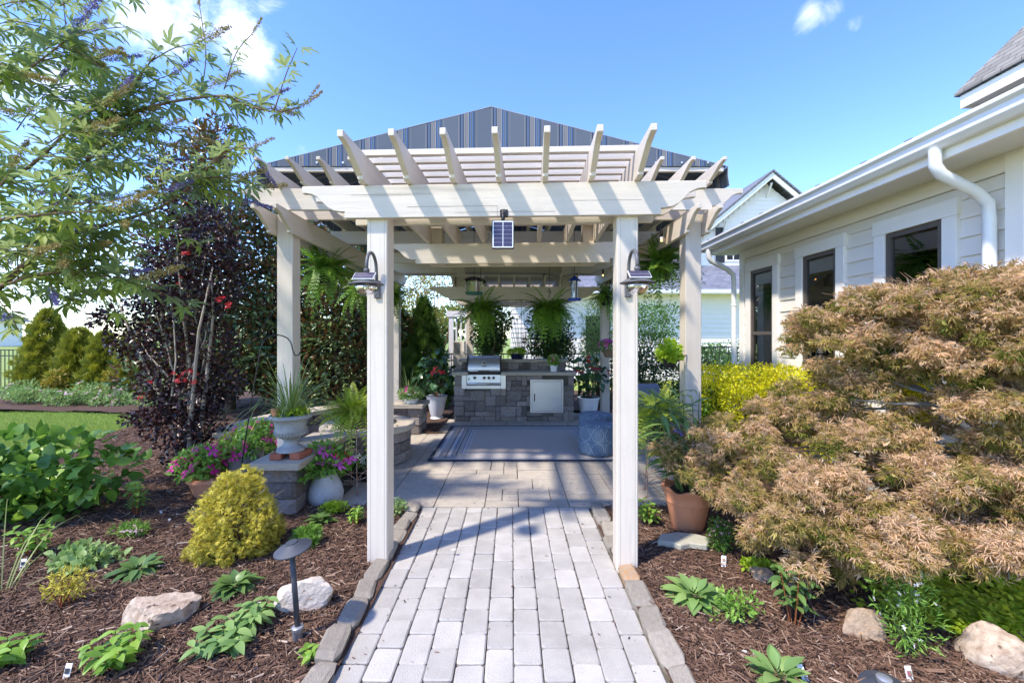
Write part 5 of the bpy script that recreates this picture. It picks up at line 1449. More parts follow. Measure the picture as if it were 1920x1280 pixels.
# black planter on the right pergola post, petunia basket, chair behind
c = Vector((1.56, 4.22, 1.24))
t = thing('wall_planter', 'black half basket of lime coleus hung on the front right pergola post', 'planter', c)
pot(t, c, [(0, 0), (.05, 0), (.085, .085), (.092, .09), (.08, .09), (0, .08)], 'blackpot', n=20)
mb = MB(); mb.tube([c + Vector((.08, .0, .09)), c + Vector((.20, .08, .12))], .006, 5); mb.build('bracket', 'black', t)
wb = lumps((c.x, c.y, c.z + .15), (.14, .12, .09), 6, .5); foliage(t, 'foliage', 'l_lime', wb, 360, .055, LEAF6, .7, .2)
c = at(1143, 655, 7.6)
t = thing('petunia_basket', 'hanging basket of purple petunias right of the island', 'hanging basket', (c.x, c.y, c.z - .16))
pot(t, (c.x, c.y, c.z - .14), [(0, 0), (.08, 0), (.14, .12), (.15, .13), (.13, .13), (0, .11)], 'wicker')
hang_wire(t, (c.x, c.y, c.z), 2.78)
foliage(t, 'foliage', 'l_green', [((c.x, c.y, c.z + .05), (.20, .18, .11))], 500, .04, KITE, .6); flowers(t, 'magenta', [((c.x, c.y, c.z + .07), (.21, .19, .12))], 40, .055)
CH = thing('patio_chair', 'wicker patio chair with blue cushions behind the right fern stand', 'chair', (2.12, 6.3, 0), None, math.radians(15)); CH.scale = (.86, .86, .84)
for x in (-.27, .27):
    for y in (-.25, .25): MB().box(x - .025, x + .025, y - .025, y + .025, 0, .36).build('leg', 'wicker', CH, local=True)
    mb = MB(); mb.tube([(x * 1.12, -.3, .36), (x * 1.12, -.3, .58), (x * 1.12, -.1, .62), (x * 1.12, .28, .62)], .045, 8); mb.build('arm', 'wicker', CH, True, local=True)
MB().box(-.32, .32, -.30, .30, .30, .37).build('seat', 'wicker', CH, bevel=.02, local=True)
MB().box(-.28, .28, -.29, .22, .375, .47).build('seat_cushion', 'cushion', CH, bevel=.03, local=True)
R_ = Matrix.Rotation(math.radians(-14), 3, 'X')
MB().obox((0, .33, .66), (.62, .07, .66), R_).build('backrest', 'wicker', CH, bevel=.03, local=True)
MB().obox((0, .25, .72), (.54, .11, .52), R_).build('back_cushion', 'cushion', CH, bevel=.045, local=True)

# ------------------------------------------------------------------ path lights, tags, fallen things
def path_light(label, x, y, h=.50, tilt=0.0):
    t = thing('path_light', label, 'path light', (x, y, .0), 'garden path lights')
    z0 = bed_z(x, y)
    pot(t, (x, y, z0), [(0, -.02), (.024, -.02), (.024, .045), (.028, .05), (.028, .07), (.02, .075), (0, .075)], 'galv', 'collar', n=20)
    mb = MB(); mb.tube([(x, y, z0 + .07), (x - tilt, y, z0 + h - .03)], .0135, 12); mb.build('stake', 'pathlight', t, True)
    mb = MB(); mb.lathe((0, 0, 0), [(0, 0), (.085, -.032), (.088, -.034), (.0885, -.028), (.03, .0), (.028, .006), (0, .008)], 36)
    o = mb.build('shade', 'pathlight', t, 2, local=True); o.location = (-tilt, 0, z0 + h); o.rotation_euler = (math.radians(6), math.radians(-9), 0)
    return t
c = gr(558, 1205); path_light('dark blue grey mushroom path light standing in the left bed', c.x, c.y, .49, .03)
path_light('grey path light mostly cut off at the bottom of the right bed', 1.57, 1.80, .05)
def plant_tag(label, px, py, m='tagprint', lean=.3, rot=0.0, h=.055):
    c = gr(px, py, .04); z = bed_z(c.x, c.y)
    t = thing('plant_tag', label, 'plant tag', (c.x, c.y, z), 'white plant tags')
    R_ = Matrix.Rotation(rot, 3, 'Z') @ Matrix.Rotation(-lean, 3, 'X')
    MB().obox(Vector((c.x, c.y, z + h * .55)), (.028, .0015, h * 1.3), R_).build('card', 'tagwhite', t)
    MB().obox(Vector((c.x, c.y, z + h * .7)) + R_ @ Vector((0, -.0016, 0)), (.019, .001, .02), R_).build('print', m, t)
    return t
plant_tag('white plant tag beside the red stemmed plant at far left', 43, 1063, rot=.3)
plant_tag('white plant tag at the bottom edge of the left bed', 126, 1274)
plant_tag('white picture tag under the heather like plant by the terracotta pot', 1357, 1048, 'tagpink', .7, -.5)
plant_tag('white picture tag under the wispy plant at bottom right', 1705, 1272, 'tagpink')
plant_tag('round ended white tag by the variegated plant at the bottom edge', 1506, 1276, 'tagpink', .9)

# utility boxes and white trellis left of the grill
t = thing('utility_box', 'beige meter box with small switch fixed by the rear arbor post', 'utility box', (-1.15, 9.72, .9))
MB().box(-1.34, -1.06, 9.70, 9.80, .75, 1.45).build('panel', 'cream', t, bevel=.005)
MB().box(-1.32, -1.20, 9.68, 9.699, 1.18, 1.42).build('vent', 'lampgrey', t); MB().box(-1.12, -1.08, 9.68, 9.699, 1.2, 1.44).build('switch', 'white', t, bevel=.004)
t = thing('white_trellis', 'white garden gate trellis beyond the iron fence left of the grill', 'trellis', (-1.6, 11.8, 0))
for x in (-1.68, -1.16): MB().box(x - .06, x + .06, 11.74, 11.86, -.05, 2.1).build('post', 'white', t)
MB().box(-1.8, -1.02, 11.72, 11.88, 2.1, 2.26).build('top_rail', 'white', t)
for i in range(3): MB().box(-1.56 + i * .13, -1.52 + i * .13, 11.78, 11.82, .1, 2.1).build('slat', 'white', t)

# ================================================================== vegetation
V3 = Vector
# ------------------------------------------------------------------ vitex in the left foreground
VX = thing('vitex_tree', 'light green chaste tree with palmate leaves and violet flower spikes at upper left', 'tree', (-4.2, 2.95, 0))
def palmate(m, seed):
    r = random.Random(seed); v = []; f = []
    def leaflet(a, ln, z):
        a = math.radians(a); d = V3((math.sin(a), math.cos(a), 0)); q = V3((d.y, -d.x, 0)); o = len(v); b = V3((0, .22, 0)); w = ln * .135
        P_ = [(0, 0, 0), (-.6, .22, .02), (-1, .5, .02), (-.55, .78, -.05), (0, 1, -.2), (.55, .78, -.05), (1, .5, .02), (.6, .22, .02), (0, .5, -.03)]
        for s_, t_, h_ in P_: v.append(tuple(b + d * (t_ * ln) + q * (s_ * w) + V3((0, 0, h_ * ln + z * t_))))
        f.extend([(o, o + 7, o + 8), (o + 7, o + 6, o + 8), (o + 6, o + 5, o + 8), (o + 5, o + 4, o + 8), (o + 4, o + 3, o + 8), (o + 3, o + 2, o + 8), (o + 2, o + 1, o + 8), (o + 1, o, o + 8)])
    for a, ln in ((0, .78), (-38, .68), (38, .68), (-82, .42), (82, .42)): leaflet(a + r.uniform(-7, 7), ln * r.uniform(.88, 1.1), r.uniform(-.12, .05))
    o = len(v); v.extend([(-.008, 0, 0), (.008, 0, 0), (.006, .23, 0), (-.006, .23, 0)]); f.append((o, o + 1, o + 2, o + 3))
    return v, f
PAL = [palmate(None, s) for s in range(6)]
PALM = []
for v, f in PAL:
    me = bpy.data.meshes.new('leaf'); me.from_pydata(v, [], f); me.materials.append(M['l_vitex_o']); me.polygons.foreach_set('use_smooth', np.ones(len(f), bool)); me.update(); PALM.append(me)
vleaves = []          # (position, direction, normal, size)
vwood = MB(); vspikes = []; vseeds = []
def vbranch(pts, r0, r1, leaf=.175, step=.095, start=.15, end=1.0, spike=None):
    pts = [V3(p) for p in pts]
    ps = []
    for i in range(len(pts) - 1):
        p0 = pts[max(i - 1, 0)]; p1 = pts[i]; p2 = pts[i + 1]; p3 = pts[min(i + 2, len(pts) - 1)]
        for k in range(5):
            t = k / 5
            ps.append(.5 * ((2 * p1) + (p2 - p0) * t + (2 * p0 - 5 * p1 + 4 * p2 - p3) * t * t + (3 * p1 - p0 - 3 * p2 + p3) * t ** 3))
    ps.append(pts[-1]); n = len(ps)
    vwood.tube(ps, [r0 + (r1 - r0) * i / (n - 1) for i in range(n)], 6)
    acc = 0; tot = sum((ps[i + 1] - ps[i]).length for i in range(n - 1)); s = 0; j = 0; nxt = tot * start
    for i in range(n - 1):
        seg = (ps[i + 1] - ps[i]).length; d = (ps[i + 1] - ps[i]).normalized()
        while nxt < s + seg and nxt < tot * end:
            q = ps[i].lerp(ps[i + 1], (nxt - s) / seg); sd = d.cross(V3((0, 0, 1))); sd = sd.normalized() if sd.length > .1 else V3((1, 0, 0)); up = sd.cross(d)
            a = (j % 2) * PI / 2 + rnd.uniform(-.5, .5); fall = 1 - .35 * nxt / tot
            for s2 in (-1, 1):
                ax = (sd * math.cos(a) + up * math.sin(a)) * s2
                D = (ax * 1.0 + d * .75 + V3((0, 0, rnd.uniform(-.65, .1)))).normalized()
                vleaves.append((q, D, V3((rnd.gauss(0, .35), rnd.gauss(-.1, .35), 1)), leaf * fall * rnd.uniform(.75, 1.25)))
            j += 1; nxt += step * rnd.uniform(.8, 1.2)
        s += seg
    if spike:
        e = ps[-1]; d = (ps[-1] - ps[-3]).normalized()
        (vspikes if spike[0] == 'v' else vseeds).append((e, (d + V3((0, 0, .35))).normalized(), spike[1], spike[2]))
KV = 1.25
def A(*l): return [at(x, y, D * KV) for x, y, D in l]
trunk_top = V3((-4.1, 3.0, 1.2))
mb = MB(); mb.tube([(-4.2, 2.95, -.05), (-4.15, 2.97, .5), trunk_top], [.075, .065, .055], 10); mb.build('trunk', 'bark', VX, True)
MAIN = [A((-180, 300, 2.3), (0, 158, 2.3), (60, 125, 2.3), (128, 72, 2.25)), A((-160, 420, 2.5), (30, 330, 2.5), (134, 242, 2.5), (188, 222, 2.5), (235, 188, 2.5), (269, 134, 2.45), (292, 104, 2.4)),
        A((134, 242, 2.5), (200, 225, 2.5), (285, 200, 2.5), (353, 186, 2.5), (420, 181, 2.45), (470, 200, 2.4), (520, 210, 2.4), (564, 201, 2.35)),
        A((-140, 520, 2.5), (40, 470, 2.5), (111, 380, 2.45), (161, 302, 2.4), (188, 275, 2.4)), A((-120, 450, 2.2), (0, 413, 2.2), (60, 405, 2.2), (111, 400, 2.2), (200, 395, 2.2)),
        A((120, 440, 2.5), (240, 410, 2.5), (316, 380, 2.5), (370, 336, 2.5), (420, 285, 2.45), (470, 278, 2.4)), A((-150, 560, 2.4), (0, 536, 2.4), (60, 518, 2.4), (130, 510, 2.4), (200, 525, 2.4), (252, 528, 2.4))]
LAST = [('v', .42, 2.2), None, ('s', .2, .6), ('s', .25, 1.5), ('s', .34, 2.4), ('s', .2, .8), ('s', .36, 2.4)]
for pz, sp in zip(MAIN, LAST):
    vwood.tube([trunk_top, trunk_top.lerp(pz[0], .5) + V3((-.05, 0, .12)), pz[0]], [.04, .03, .016], 7) if pz is not MAIN[2] else None
    vbranch(pz, .014, .004, spike=sp)
vbranch(A((376, 183, 2.5), (386, 110, 2.5), (380, 50, 2.5), (374, 12, 2.5)), .004, .0025, .12, .08, .1, .85, ('s', .12, .5))
vbranch(A((420, 168, 2.45), (443, 100, 2.45), (470, 67, 2.45)), .004, .0025, .12, .07, .1, .95, ('s', .15, .5))
vbranch(A((520, 210, 2.4), (560, 200, 2.4), (580, 185, 2.4)), .003, .002, .06, .08, .2, .9, ('s', .12, .5))
vbranch(A((440, 185, 2.45), (470, 190, 2.45), (485, 190, 2.45)), .003, .002, .08, .07, .2, .9, ('v', .24, 1.2))
vbranch(A((235, 188, 2.5), (260, 160, 2.5), (280, 125, 2.5)), .003, .002, .08, .06)
for i in range(84):
    m_ = rnd.choice(MAIN); k = rnd.randrange(len(m_) - 1); p = m_[k].lerp(m_[k + 1], rnd.random())
    if p.x > -2.0 and rnd.random() < .6: continue
    d = V3((rnd.uniform(.1, 1), rnd.uniform(-.5, .5), rnd.uniform(-.55, .55))).normalized() * rnd.uniform(.22, .5)
    sp = ('v', .22, 1.3) if rnd.random() < .14 else (('s', rnd.uniform(.18, .32), rnd.uniform(1.2, 2.4)) if rnd.random() < .3 else None)
    q = p + d
    if q.y < 2.75: continue
    vbranch([p, p + d * .5 + V3((0, 0, .03)), q], .005, .002, .17, .085, .2, 1.0, sp)
# fill towards the frame edge and beyond
for i in range(104):
    p = at(rnd.uniform(-220, 170), rnd.uniform(-20, 590), rnd.uniform(2.7, 3.7)); d = V3((rnd.uniform(.2, 1), rnd.uniform(-.4, .4), rnd.uniform(-.3, .4))).normalized() * rnd.uniform(.25, .45)
    vbranch([p, p + d * .5 + V3((0, 0, .03)), p + d], .004, .002, .175, .085, .1, 1.0, ('v', .25, 1.4) if rnd.random() < .1 else (('s', .26, 2.0) if rnd.random() < .22 else None))
vwood.build('branches', 'twig', VX, True, kind='stuff')
vleaves.sort(key=lambda q: -q[3] / q[0].y - (5 if -.9 * q[0].y * 1.33 < q[0].x else 0))
for (q, D, Nn, s) in vleaves[:300]:
    o = bpy.data.objects.new('leaf', rnd.choice(PALM)); COL.objects.link(o); o.parent = VX
    X = D.cross(Nn).normalized(); Z = X.cross(D)
    o.matrix_local = Matrix.Translation(q - V3(VX.location)) @ Matrix((X, D, Z)).transposed().to_4x4() @ Matrix.Scale(s, 4)
rest = vleaves[300:]
for gi in range(3):
    sub = rest[gi::3]
    v, f = PAL[gi]; tv = np.array(v); tf = np.array([t for t in f if len(t) == 3] + [(f[-1][0], f[-1][1], f[-1][2]), (f[-1][0], f[-1][2], f[-1][3])])
    me = leaf_mesh('smaller_leaves', (tv, tf), np.array([q[0] for q in sub]), np.array([q[1] for q in sub]), np.array([q[2] for q in sub]), np.array([q[3] for q in sub]))
    obj('smaller_leaves', me, 'l_vitex', VX, 'stuff')
def spikes(lst, m, name, dens):
    P = []; D = []; S = []
    for e, d, ln, thick in lst:
        for k in range(int(ln * dens * (.5 + .5 * thick))):
            t = rnd.random() ** .8; w = .022 * thick * (1 - .75 * t); dv = V3((rnd.gauss(0, 1), rnd.gauss(0, 1), rnd.gauss(0, 1))).normalized()
            P.append(e + d * (t * ln) + dv * w * rnd.random()); D.append(dv + d * .4); S.append(rnd.uniform(.008, .014))
    me = leaf_mesh(name, LEAF6, np.array(P), np.array(D), rng.normal(size=(len(P), 3)), np.array(S), .7)
    obj(name, me, m, VX, 'stuff')
    mb = MB()
    for e, d, ln, thick in lst: mb.tube([e, e + d * ln], [.0022, .001], 4)
    mb.build('spike_stems', 'greenstem', VX, kind='stuff')
spikes(vspikes, 'violet', 'flower_spikes', 1500); spikes(vseeds, 'seed', 'seed_spikes', 1300)

# ------------------------------------------------------------------ burgundy crape myrtle
cx_, cy_ = -3.62, 4.75
CM = thing('crape_myrtle', 'dark burgundy leaved crape myrtle with pale trunks and red flowers', 'tree', (cx_, cy_, 0))
tr = [[(0, 0, -.05), (-.06, .05, .5), (-.22, .1, 1.1), (-.36, .1, 1.7), (-.42, .15, 2.3)], [(.04, .02, -.05), (.03, .0, .6), (.0, .05, 1.2), (-.08, .05, 1.8), (-.12, 0, 2.6)], [(.08, .0, -.05), (.16, 0, .6), (.22, .02, 1.2), (.26, .05, 1.8), (.24, 0, 2.7)],
      [(.05, -.05, -.05), (.10, -.08, .6), (.16, -.1, 1.1), (.22, -.12, 1.6), (.36, -.1, 2.3)], [(-.05, 0, -.05), (-.15, 0, .5), (-.38, .05, 1.0), (-.6, 0, 1.5), (-.75, 0, 1.9)]]
for t_ in tr:
    mb = MB(); mb.tube([V3(p) + V3((cx_, cy_, 0)) for p in t_], [.028, .023, .018, .013, .007], 8); mb.build('trunk', 'palebark', CM, True)
cb = []
for px, py, D_, rx, rz in ((330, 480, 4.8, 60, 45), (390, 450, 4.8, 55, 50), (280, 540, 4.8, 50, 45), (350, 560, 4.9, 70, 55), (410, 540, 4.8, 45, 50), (230, 590, 4.8, 40, 25), (250, 640, 4.9, 45, 35), (310, 650, 4.9, 60, 50), (390, 650, 4.9, 50, 60),
                           (300, 720, 4.8, 45, 40), (360, 740, 4.8, 60, 50), (410, 720, 4.9, 45, 40), (330, 800, 4.75, 55, 45), (385, 800, 4.8, 40, 40), (290, 780, 4.7, 45, 18), (250, 785, 4.6, 25, 9), (345, 860, 4.7, 35, 30), (360, 400, 4.9, 50, 45), (190, 600, 4.8, 25, 14), (425, 480, 4.8, 35, 40)):
    c = at(px, py, D_); cb.append(((c.x, c.y, c.z), (rx / F * D_, rx / F * D_ * .8, rz / F * D_)))
stems(CM, 'branches', 'palebark', (cx_, cy_, .9), cb[:13], .012, .004, .12)
foliage(CM, 'foliage', 'l_burgundy', cb, 12500, .048, LEAF6, .62, .1, .8, .35)
flowers(CM, 'red', [cb[i] for i in (9, 10, 12, 14, 17, 3)] , 22, .026)
fb = [((at(x, y, 4.55)), (.05, .05, .05)) for x, y in ((325, 705), (340, 715), (352, 700), (362, 720), (270, 745), (275, 720), (415, 565), (432, 575), (160, 425), (350, 480))]
flowers(CM, 'red', [((c.x, c.y, c.z), r) for c, r in fb], 90, .024)

# ------------------------------------------------------------------ magnolias
def magnolia(label, x, y, h, r, n, k):
    t = thing('magnolia_tree', label, 'tree', (x, y, 0), 'magnolia trees')
    bl = []
    for j in range(k):
        z = .45 + (h - .6) * (j + .5) / k; w = r * (1 - .62 * ((z / h) ** 2.6)) * (.75 + .25 * min(1, z / .8))
        for q in range(5 if z < h * .8 else 3):
            a = j * 1.3 + q * 2 * PI / 5 + rnd.uniform(-.3, .3); rr = w * rnd.uniform(.5, .75)
            bl.append(((x + rr * math.cos(a), y + rr * math.sin(a), z + rnd.uniform(-.15, .15)), (w * .42, w * .42, h / k * .75)))
    mb = MB(); mb.tube([(x, y, -.05), (x + .03, y, h * .3), (x - .02, y, h * .65), (x, y, h * .95)], [.11, .09, .05, .015], 9); mb.build('trunk', 'bark', t, True)
    mb = MB()
    for c, rr in bl:
        b = V3((x, y, max(.3, c[2] - .35))); mb.tube([b, b.lerp(V3(c), .6) + V3((0, 0, .05)), c], [.022, .014, .006], 5, False)
    mb.build('limbs', 'bark', t, True)
    foliage(t, 'foliage', 'l_magnolia', bl, n, .125, LEAF6, .46, .35, .75, .3)
    flowers(t, 'whitepetal', bl[-12:], 3, .15, 'blossoms')
magnolia('tall dark magnolia with bronze backed leaves left of the pergola', -5.95, 9.0, 5.75, 1.75, 21000, 8)
magnolia('dark magnolia with bronze backed leaves behind the seat wall', -3.9, 9.4, 4.5, 1.75, 19000, 7)

# ------------------------------------------------------------------ cone conifers
def cone(name, label, x, y, h, r, m, n, group, tip=1.0, size=.11):
    t = thing(name, label, 'conifer', (x, y, 0), group)
    mb = MB(); mb.tube([(x, y, -.05), (x, y, h * .9)], [.05, .01], 7); mb.build('trunk', 'bark', t, True)
    u = rng.random(n) ** .75; z = h * (.02 + .98 * (1 - u)) ; prof = r * (np.clip(1 - (z / h), 0, 1) ** tip * 1.05 + .02) * np.clip(.7 + z / h * 2, 0, 1)
    a = rng.random(n) * 2 * PI
    bump = 1 + .15 * np.sin(a * 5 + z * 7 + x) + .13 * np.sin(a * 9 - z * 13 + 2 + x) + .10 * np.sin(z * 23 + a * 3)
    rr = prof * bump * (1 - .35 * rng.random(n) ** 2.5)
    P_ = np.stack([x + rr * np.cos(a), y + rr * np.sin(a), z], 1)
    D_ = np.stack([np.cos(a) * .7, np.sin(a) * .7, np.full(n, .75)], 1) + rng.normal(size=(n, 3)) * .35
    Nn = np.stack([np.cos(a + 1.2), np.sin(a + 1.2), rng.normal(0, .4, n)], 1) + rng.normal(size=(n, 3)) * .5
    tone = np.clip(.5 * rng.random(n) + .5 * (bump - .75) / .5, 0, 1)
    obj('foliage', leaf_mesh('foliage', SPRAY, P_, D_, Nn, size * (.6 + .9 * rng.random(n) ** 2), 1.0, tone), m, t, 'stuff')
cone('arborvitae', 'tallest gold arborvitae, farthest left by the iron fence', -11.85, 10.9, 2.25, .60, 'l_arb', 8000, 'gold arborvitae along the lawn', .62)
cone('arborvitae', 'gold arborvitae second from left along the lawn', -10.85, 10.7, 1.76, .50, 'l_arb', 6000, 'gold arborvitae along the lawn', .5)
cone('arborvitae', 'gold arborvitae third from left along the lawn', -10.15, 10.65, 1.66, .45, 'l_arb', 5000, 'gold arborvitae along the lawn', .5)
cone('arborvitae', 'gold arborvitae nearest the burgundy tree', -9.3, 10.5, 1.72, .45, 'l_arb', 5000, 'gold arborvitae along the lawn', .55)
cone('cone_conifer', 'taller green cone conifer behind the left hibiscus', -1.98, 9.55, 2.42, .62, 'l_conifer', 6000, 'green cone conifers', .8)
cone('cone_conifer', 'shorter green cone conifer at the left of its pair', -2.45, 9.6, 2.12, .5, 'l_conifer', 4500, 'green cone conifers', .8)
cone('cone_conifer', 'small green cone conifer under the magnolia by the fence', -4.9, 10.1, 1.2, .55, 'l_conifer', 3500, 'green cone conifers', .6)

# ------------------------------------------------------------------ shrubs behind
def shrub(name, label, cat, base, blobs, m, n, size, tpl=KITE, width=.55, stem='twig', group=None, sr=.012, **kw):
    t = thing(name, label, cat, base, group)
    if stem: stems(t, 'stems', stem, base, blobs, sr, sr * .35, .05)
    foliage(t, 'foliage', m, blobs, n, size, tpl, width, **kw)
    return t
tx, ty = -2.3, 12.6
shrub('young_tree', 'loose yellowing tree beyond the cone conifers', 'tree', (tx, ty, 0), lumps((tx + .2, ty, 2.6), (1.5, 1.1, 1.0), 16, .36, .8), 'l_autumn', 3600, .085, LEAF6, .5, sr=.03, group=None)
for x, z, w, h, lab in ((-.42, 1.75, .55, .75, 'dark evergreen shrub behind the grill, left of the bare twigs'), (.85, 1.65, .75, .8, 'dark evergreen shrub behind the large trailing fern')):
    shrub('evergreen_shrub', lab, 'shrub', (x, 9.35, 0), lumps((x, 9.35, z), (w, .4, h), 14, .42), 'l_dark', 7500, .06, KITE, .55, sr=.018, group='evergreen shrubs behind the island')
shrub('evergreen_shrub', 'leafy grey green shrub behind the right hibiscus', 'shrub', (1.95, 9.4, 0), lumps((1.95, 9.4, 1.35), (.62, .45, 1.15), 16, .36), 'l_pale', 3400, .055, KITE, .5, sr=.014, group='evergreen shrubs behind the island')
t = thing('bare_shrub', 'thin bare twigged shrub between the dark evergreens', 'shrub', (.22, 9.5, 0)); mb = MB()
for i in range(34):
    a = rnd.uniform(0, 2 * PI); r_ = rnd.uniform(.1, .4); z = rnd.uniform(1.4, 2.4); mb.tube([(.22, 9.5, .2), (.22 + r_ * .4 * math.cos(a), 9.5 + r_ * .4 * math.sin(a), z * .6), (.22 + r_ * math.cos(a), 9.5 + r_ * math.sin(a), z)], [.008, .005, .002], 4, False)
mb.build('twigs', 'bark', t, True, kind='stuff')
# flat topped hedge seen through the right side and low dark hedge
hx, hy = 2.95, 9.8
t = thing('clipped_tree', 'flat topped clipped privet on bare stems right of the arbor', 'shrub', (hx, hy, 0))
hb = [((hx + dx, hy + dy, z), (.26, .26, .22)) for dx in (-.55, -.2, .2, .55) for dy in (-.25, .25) for z in (1.45, 1.75, 2.1)]
stems(t, 'stems', 'twig', (hx, hy, 0), hb, .014, .005, .25); foliage(t, 'foliage', 'l_green', hb, 5200, .055, KITE, .55, .4, .8, .4)
hb = [((x, 9.2 + dy, z), (.28, .28, .26)) for x in np.arange(2.35, 4.5, .3) for dy in (0, .3) for z in (.3, .7, 1.05)]
shrub('dark_hedge', 'low dense dark hedge behind the right pergola post', 'hedge', (3.2, 9.3, 0), hb, 'l_dark', 8500, .06, KITE, .6, None)
shrub('green_shrub', 'bright green shrub behind the small black fence at right', 'shrub', (6.4, 12.6, 0), lumps((6.4, 12.6, .85), (1.0, .6, .7), 10, .45), 'l_green', 2600, .07)
shrub('green_shrub', 'leafy green shrub between the right post and the yellow hedge', 'shrub', (2.28, 4.9, 0), lumps((2.28, 4.95, .55), (.22, .25, .42), 8, .45), 'l_green', 1300, .06, LEAF6)
# yellow sunshine ligustrum
lx, ly = 2.78, 4.85
lb_ = []
for dx in np.arange(-.5, .52, .2):
    for dy in np.arange(-.45, .46, .22):
        for z in (.42, .68, .92, 1.08): lb_.append(((lx + dx, ly + dy, z), (.15, .15, .15)))
shrub('yellow_hedge', 'clipped bright yellow hedge below the first house window', 'hedge', (lx, ly, 0), lb_, 'l_gold', 21000, .03, KITE, .6, 'twig', sr=.008, up=.5, rand=.7, inner=.5)

# low flowering shrubs by the far lawn
for i, (x, y, w, h, m, lab, fl) in enumerate(((-11.3, 9.9, .75, .32, 'l_pale', 'low pale green shrub with pink flowers, leftmost along the lawn edge', 18), (-10.2, 9.75, .7, .36, 'l_pale', 'low pale green shrub with pink flowers, second from left along the lawn edge', 22),
        (-9.0, 9.7, .7, .36, 'l_pale', 'low pale green shrub with pink flowers, third from left along the lawn edge', 22), (-7.9, 9.6, .6, .34, 'l_pale', 'low pale green shrub with pink flowers nearest the burgundy tree', 14),
        (-10.9, 10.2, .4, .5, 'l_orange', 'small amber shrub in front of the tallest arborvitae', 0), (-9.4, 10.05, .35, .5, 'l_orange', 'small amber shrub between two arborvitae', 0))):
    bl = lumps((x, y, h * .6), (w, w * .6, h), 9, .42)
    t = shrub('low_shrub', lab, 'shrub', (x, y, 0), bl, m, 1700, .06, KITE, .55, 'twig', 'low shrubs along the lawn', .006)
    if fl: flowers(t, 'palepink', bl, fl, .07)
# pale cream variegated ground shrub under the burgundy tree
shrub('cream_shrub', 'low cream variegated shrub behind the burgundy tree', 'shrub', (-3.45, 5.7, 0), lumps((-3.4, 5.7, .18), (.5, .3, .16), 8, .45), 'l_pale', 1200, .05)
# mixed flowers behind the seat wall
for x, y, lab, m in ((-3.05, 4.75, 'yellow green flowering clump left of the seat wall', 'l_lime'), (-2.75, 4.9, 'green flowering clump behind the shepherd hook', 'l_bright')):
    bl = lumps((x, y, .3), (.25, .2, .25), 6, .5); t = shrub('flower_clump', lab, 'plant', (x, y, 0), bl, m, 600, .045, KITE, .5, 'greenstem', 'flower clumps by the wall', .005)
    flowers(t, 'magenta', bl, 8, .045)
# hanging feeder tray in the magnolia
c = at(493, 654, 5.6)
t = thing('tray_feeder', 'flat green tray feeder in front of the magnolia', 'bird feeder', (c.x, c.y, c.z))
pot(t, c, [(0, 0), (.09, 0), (.10, .02), (.1, .028), (0, .015)], 'feedgreen', 'tray')
mb = MB()
for k in range(3): mb.tube([c + V3((.09 * math.cos(k * 2.1), .09 * math.sin(k * 2.1), .02)), c + V3((0, 0, .3))], .002, 4)
mb.tube([c + V3((0, 0, .3)), c + V3((-.1, 1.2, 1.2))], .002, 4); mb.build('wires', 'black', t)

# ------------------------------------------------------------------ laceleaf maple on the right
MPL = thing('laceleaf_maple', 'large tan and green laceleaf maple spreading over the right bed', 'tree', (2.95, 2.75, 0))
PADS = [(1900, 530, 2.6, 90, 45), (1820, 512, 2.8, 80, 38), (1740, 522, 2.9, 80, 38), (1660, 552, 3.0, 80, 38), (1585, 595, 3.1, 70, 36), (1560, 645, 3.1, 55, 32), (1640, 620, 2.9, 85, 38), (1720, 600, 2.7, 95, 42), (1800, 590, 2.6, 95, 45), (1890, 600, 2.4, 90, 55),
        (1690, 670, 2.8, 70, 26), (1780, 665, 2.6, 85, 36), (1870, 690, 2.4, 80, 42), (1610, 690, 3.0, 55, 28), (1915, 770, 2.3, 60, 36), (1840, 735, 2.6, 50, 22), (1980, 640, 2.4, 90, 80), (2020, 850, 2.3, 90, 90), (2000, 1000, 2.1, 90, 80),
        (1560, 745, 3.0, 75, 36), (1500, 770, 3.1, 75, 34), (1435, 800, 3.2, 65, 32), (1355, 830, 3.2, 62, 28), (1305, 848, 3.2, 42, 24), (1420, 850, 3.0, 75, 32), (1520, 830, 2.9, 85, 36), (1620, 835, 2.7, 75, 34),
        (1335, 880, 3.1, 52, 20), (1400, 895, 2.9, 75, 30), (1500, 900, 2.7, 95, 36), (1600, 900, 2.6, 95, 36), (1700, 890, 2.5, 75, 30), (1780, 890, 2.4, 75, 34), (1885, 870, 2.3, 65, 34), (1445, 945, 2.7, 65, 28), (1540, 965, 2.5, 95, 36), (1650, 960, 2.4, 105, 40),
        (1760, 950, 2.3, 95, 40), (1870, 940, 2.2, 90, 44), (1500, 1015, 2.5, 75, 26), (1600, 1035, 2.3, 95, 30), (1710, 1030, 2.2, 105, 38), (1820, 1020, 2.1, 105, 44), (1900, 1030, 2.0, 80, 50), (1700, 1075, 2.1, 75, 20), (1800, 1080, 2.05, 85, 25), (1890, 1085, 2.0, 60, 26),
        (1700, 520, 3.0, 60, 25), (1860, 495, 2.7, 60, 25), (1530, 610, 3.2, 40, 18)]
pb = []
for px, py, D_, rx, rz in PADS:
    c = at(px, py, D_); pb.append((np.array((min(c.x, XW - .25), c.y, c.z)), np.array((rx, rx * .85, rz * .8)) / F * D_))
tb = V3((2.98, 2.78, 0)); fork = at(1880, 880, 2.72); fork2 = at(1812, 775, 2.75)
mb = MB(); mb.tube([(3.1, 2.72, -.05), (3.12, 2.72, .3), fork, at(1850, 815, 2.75), fork2], [.055, .05, .045, .038, .03], 10); mb.build('trunk', 'maplebark', MPL, True)
mb = MB(); bmb = MB()
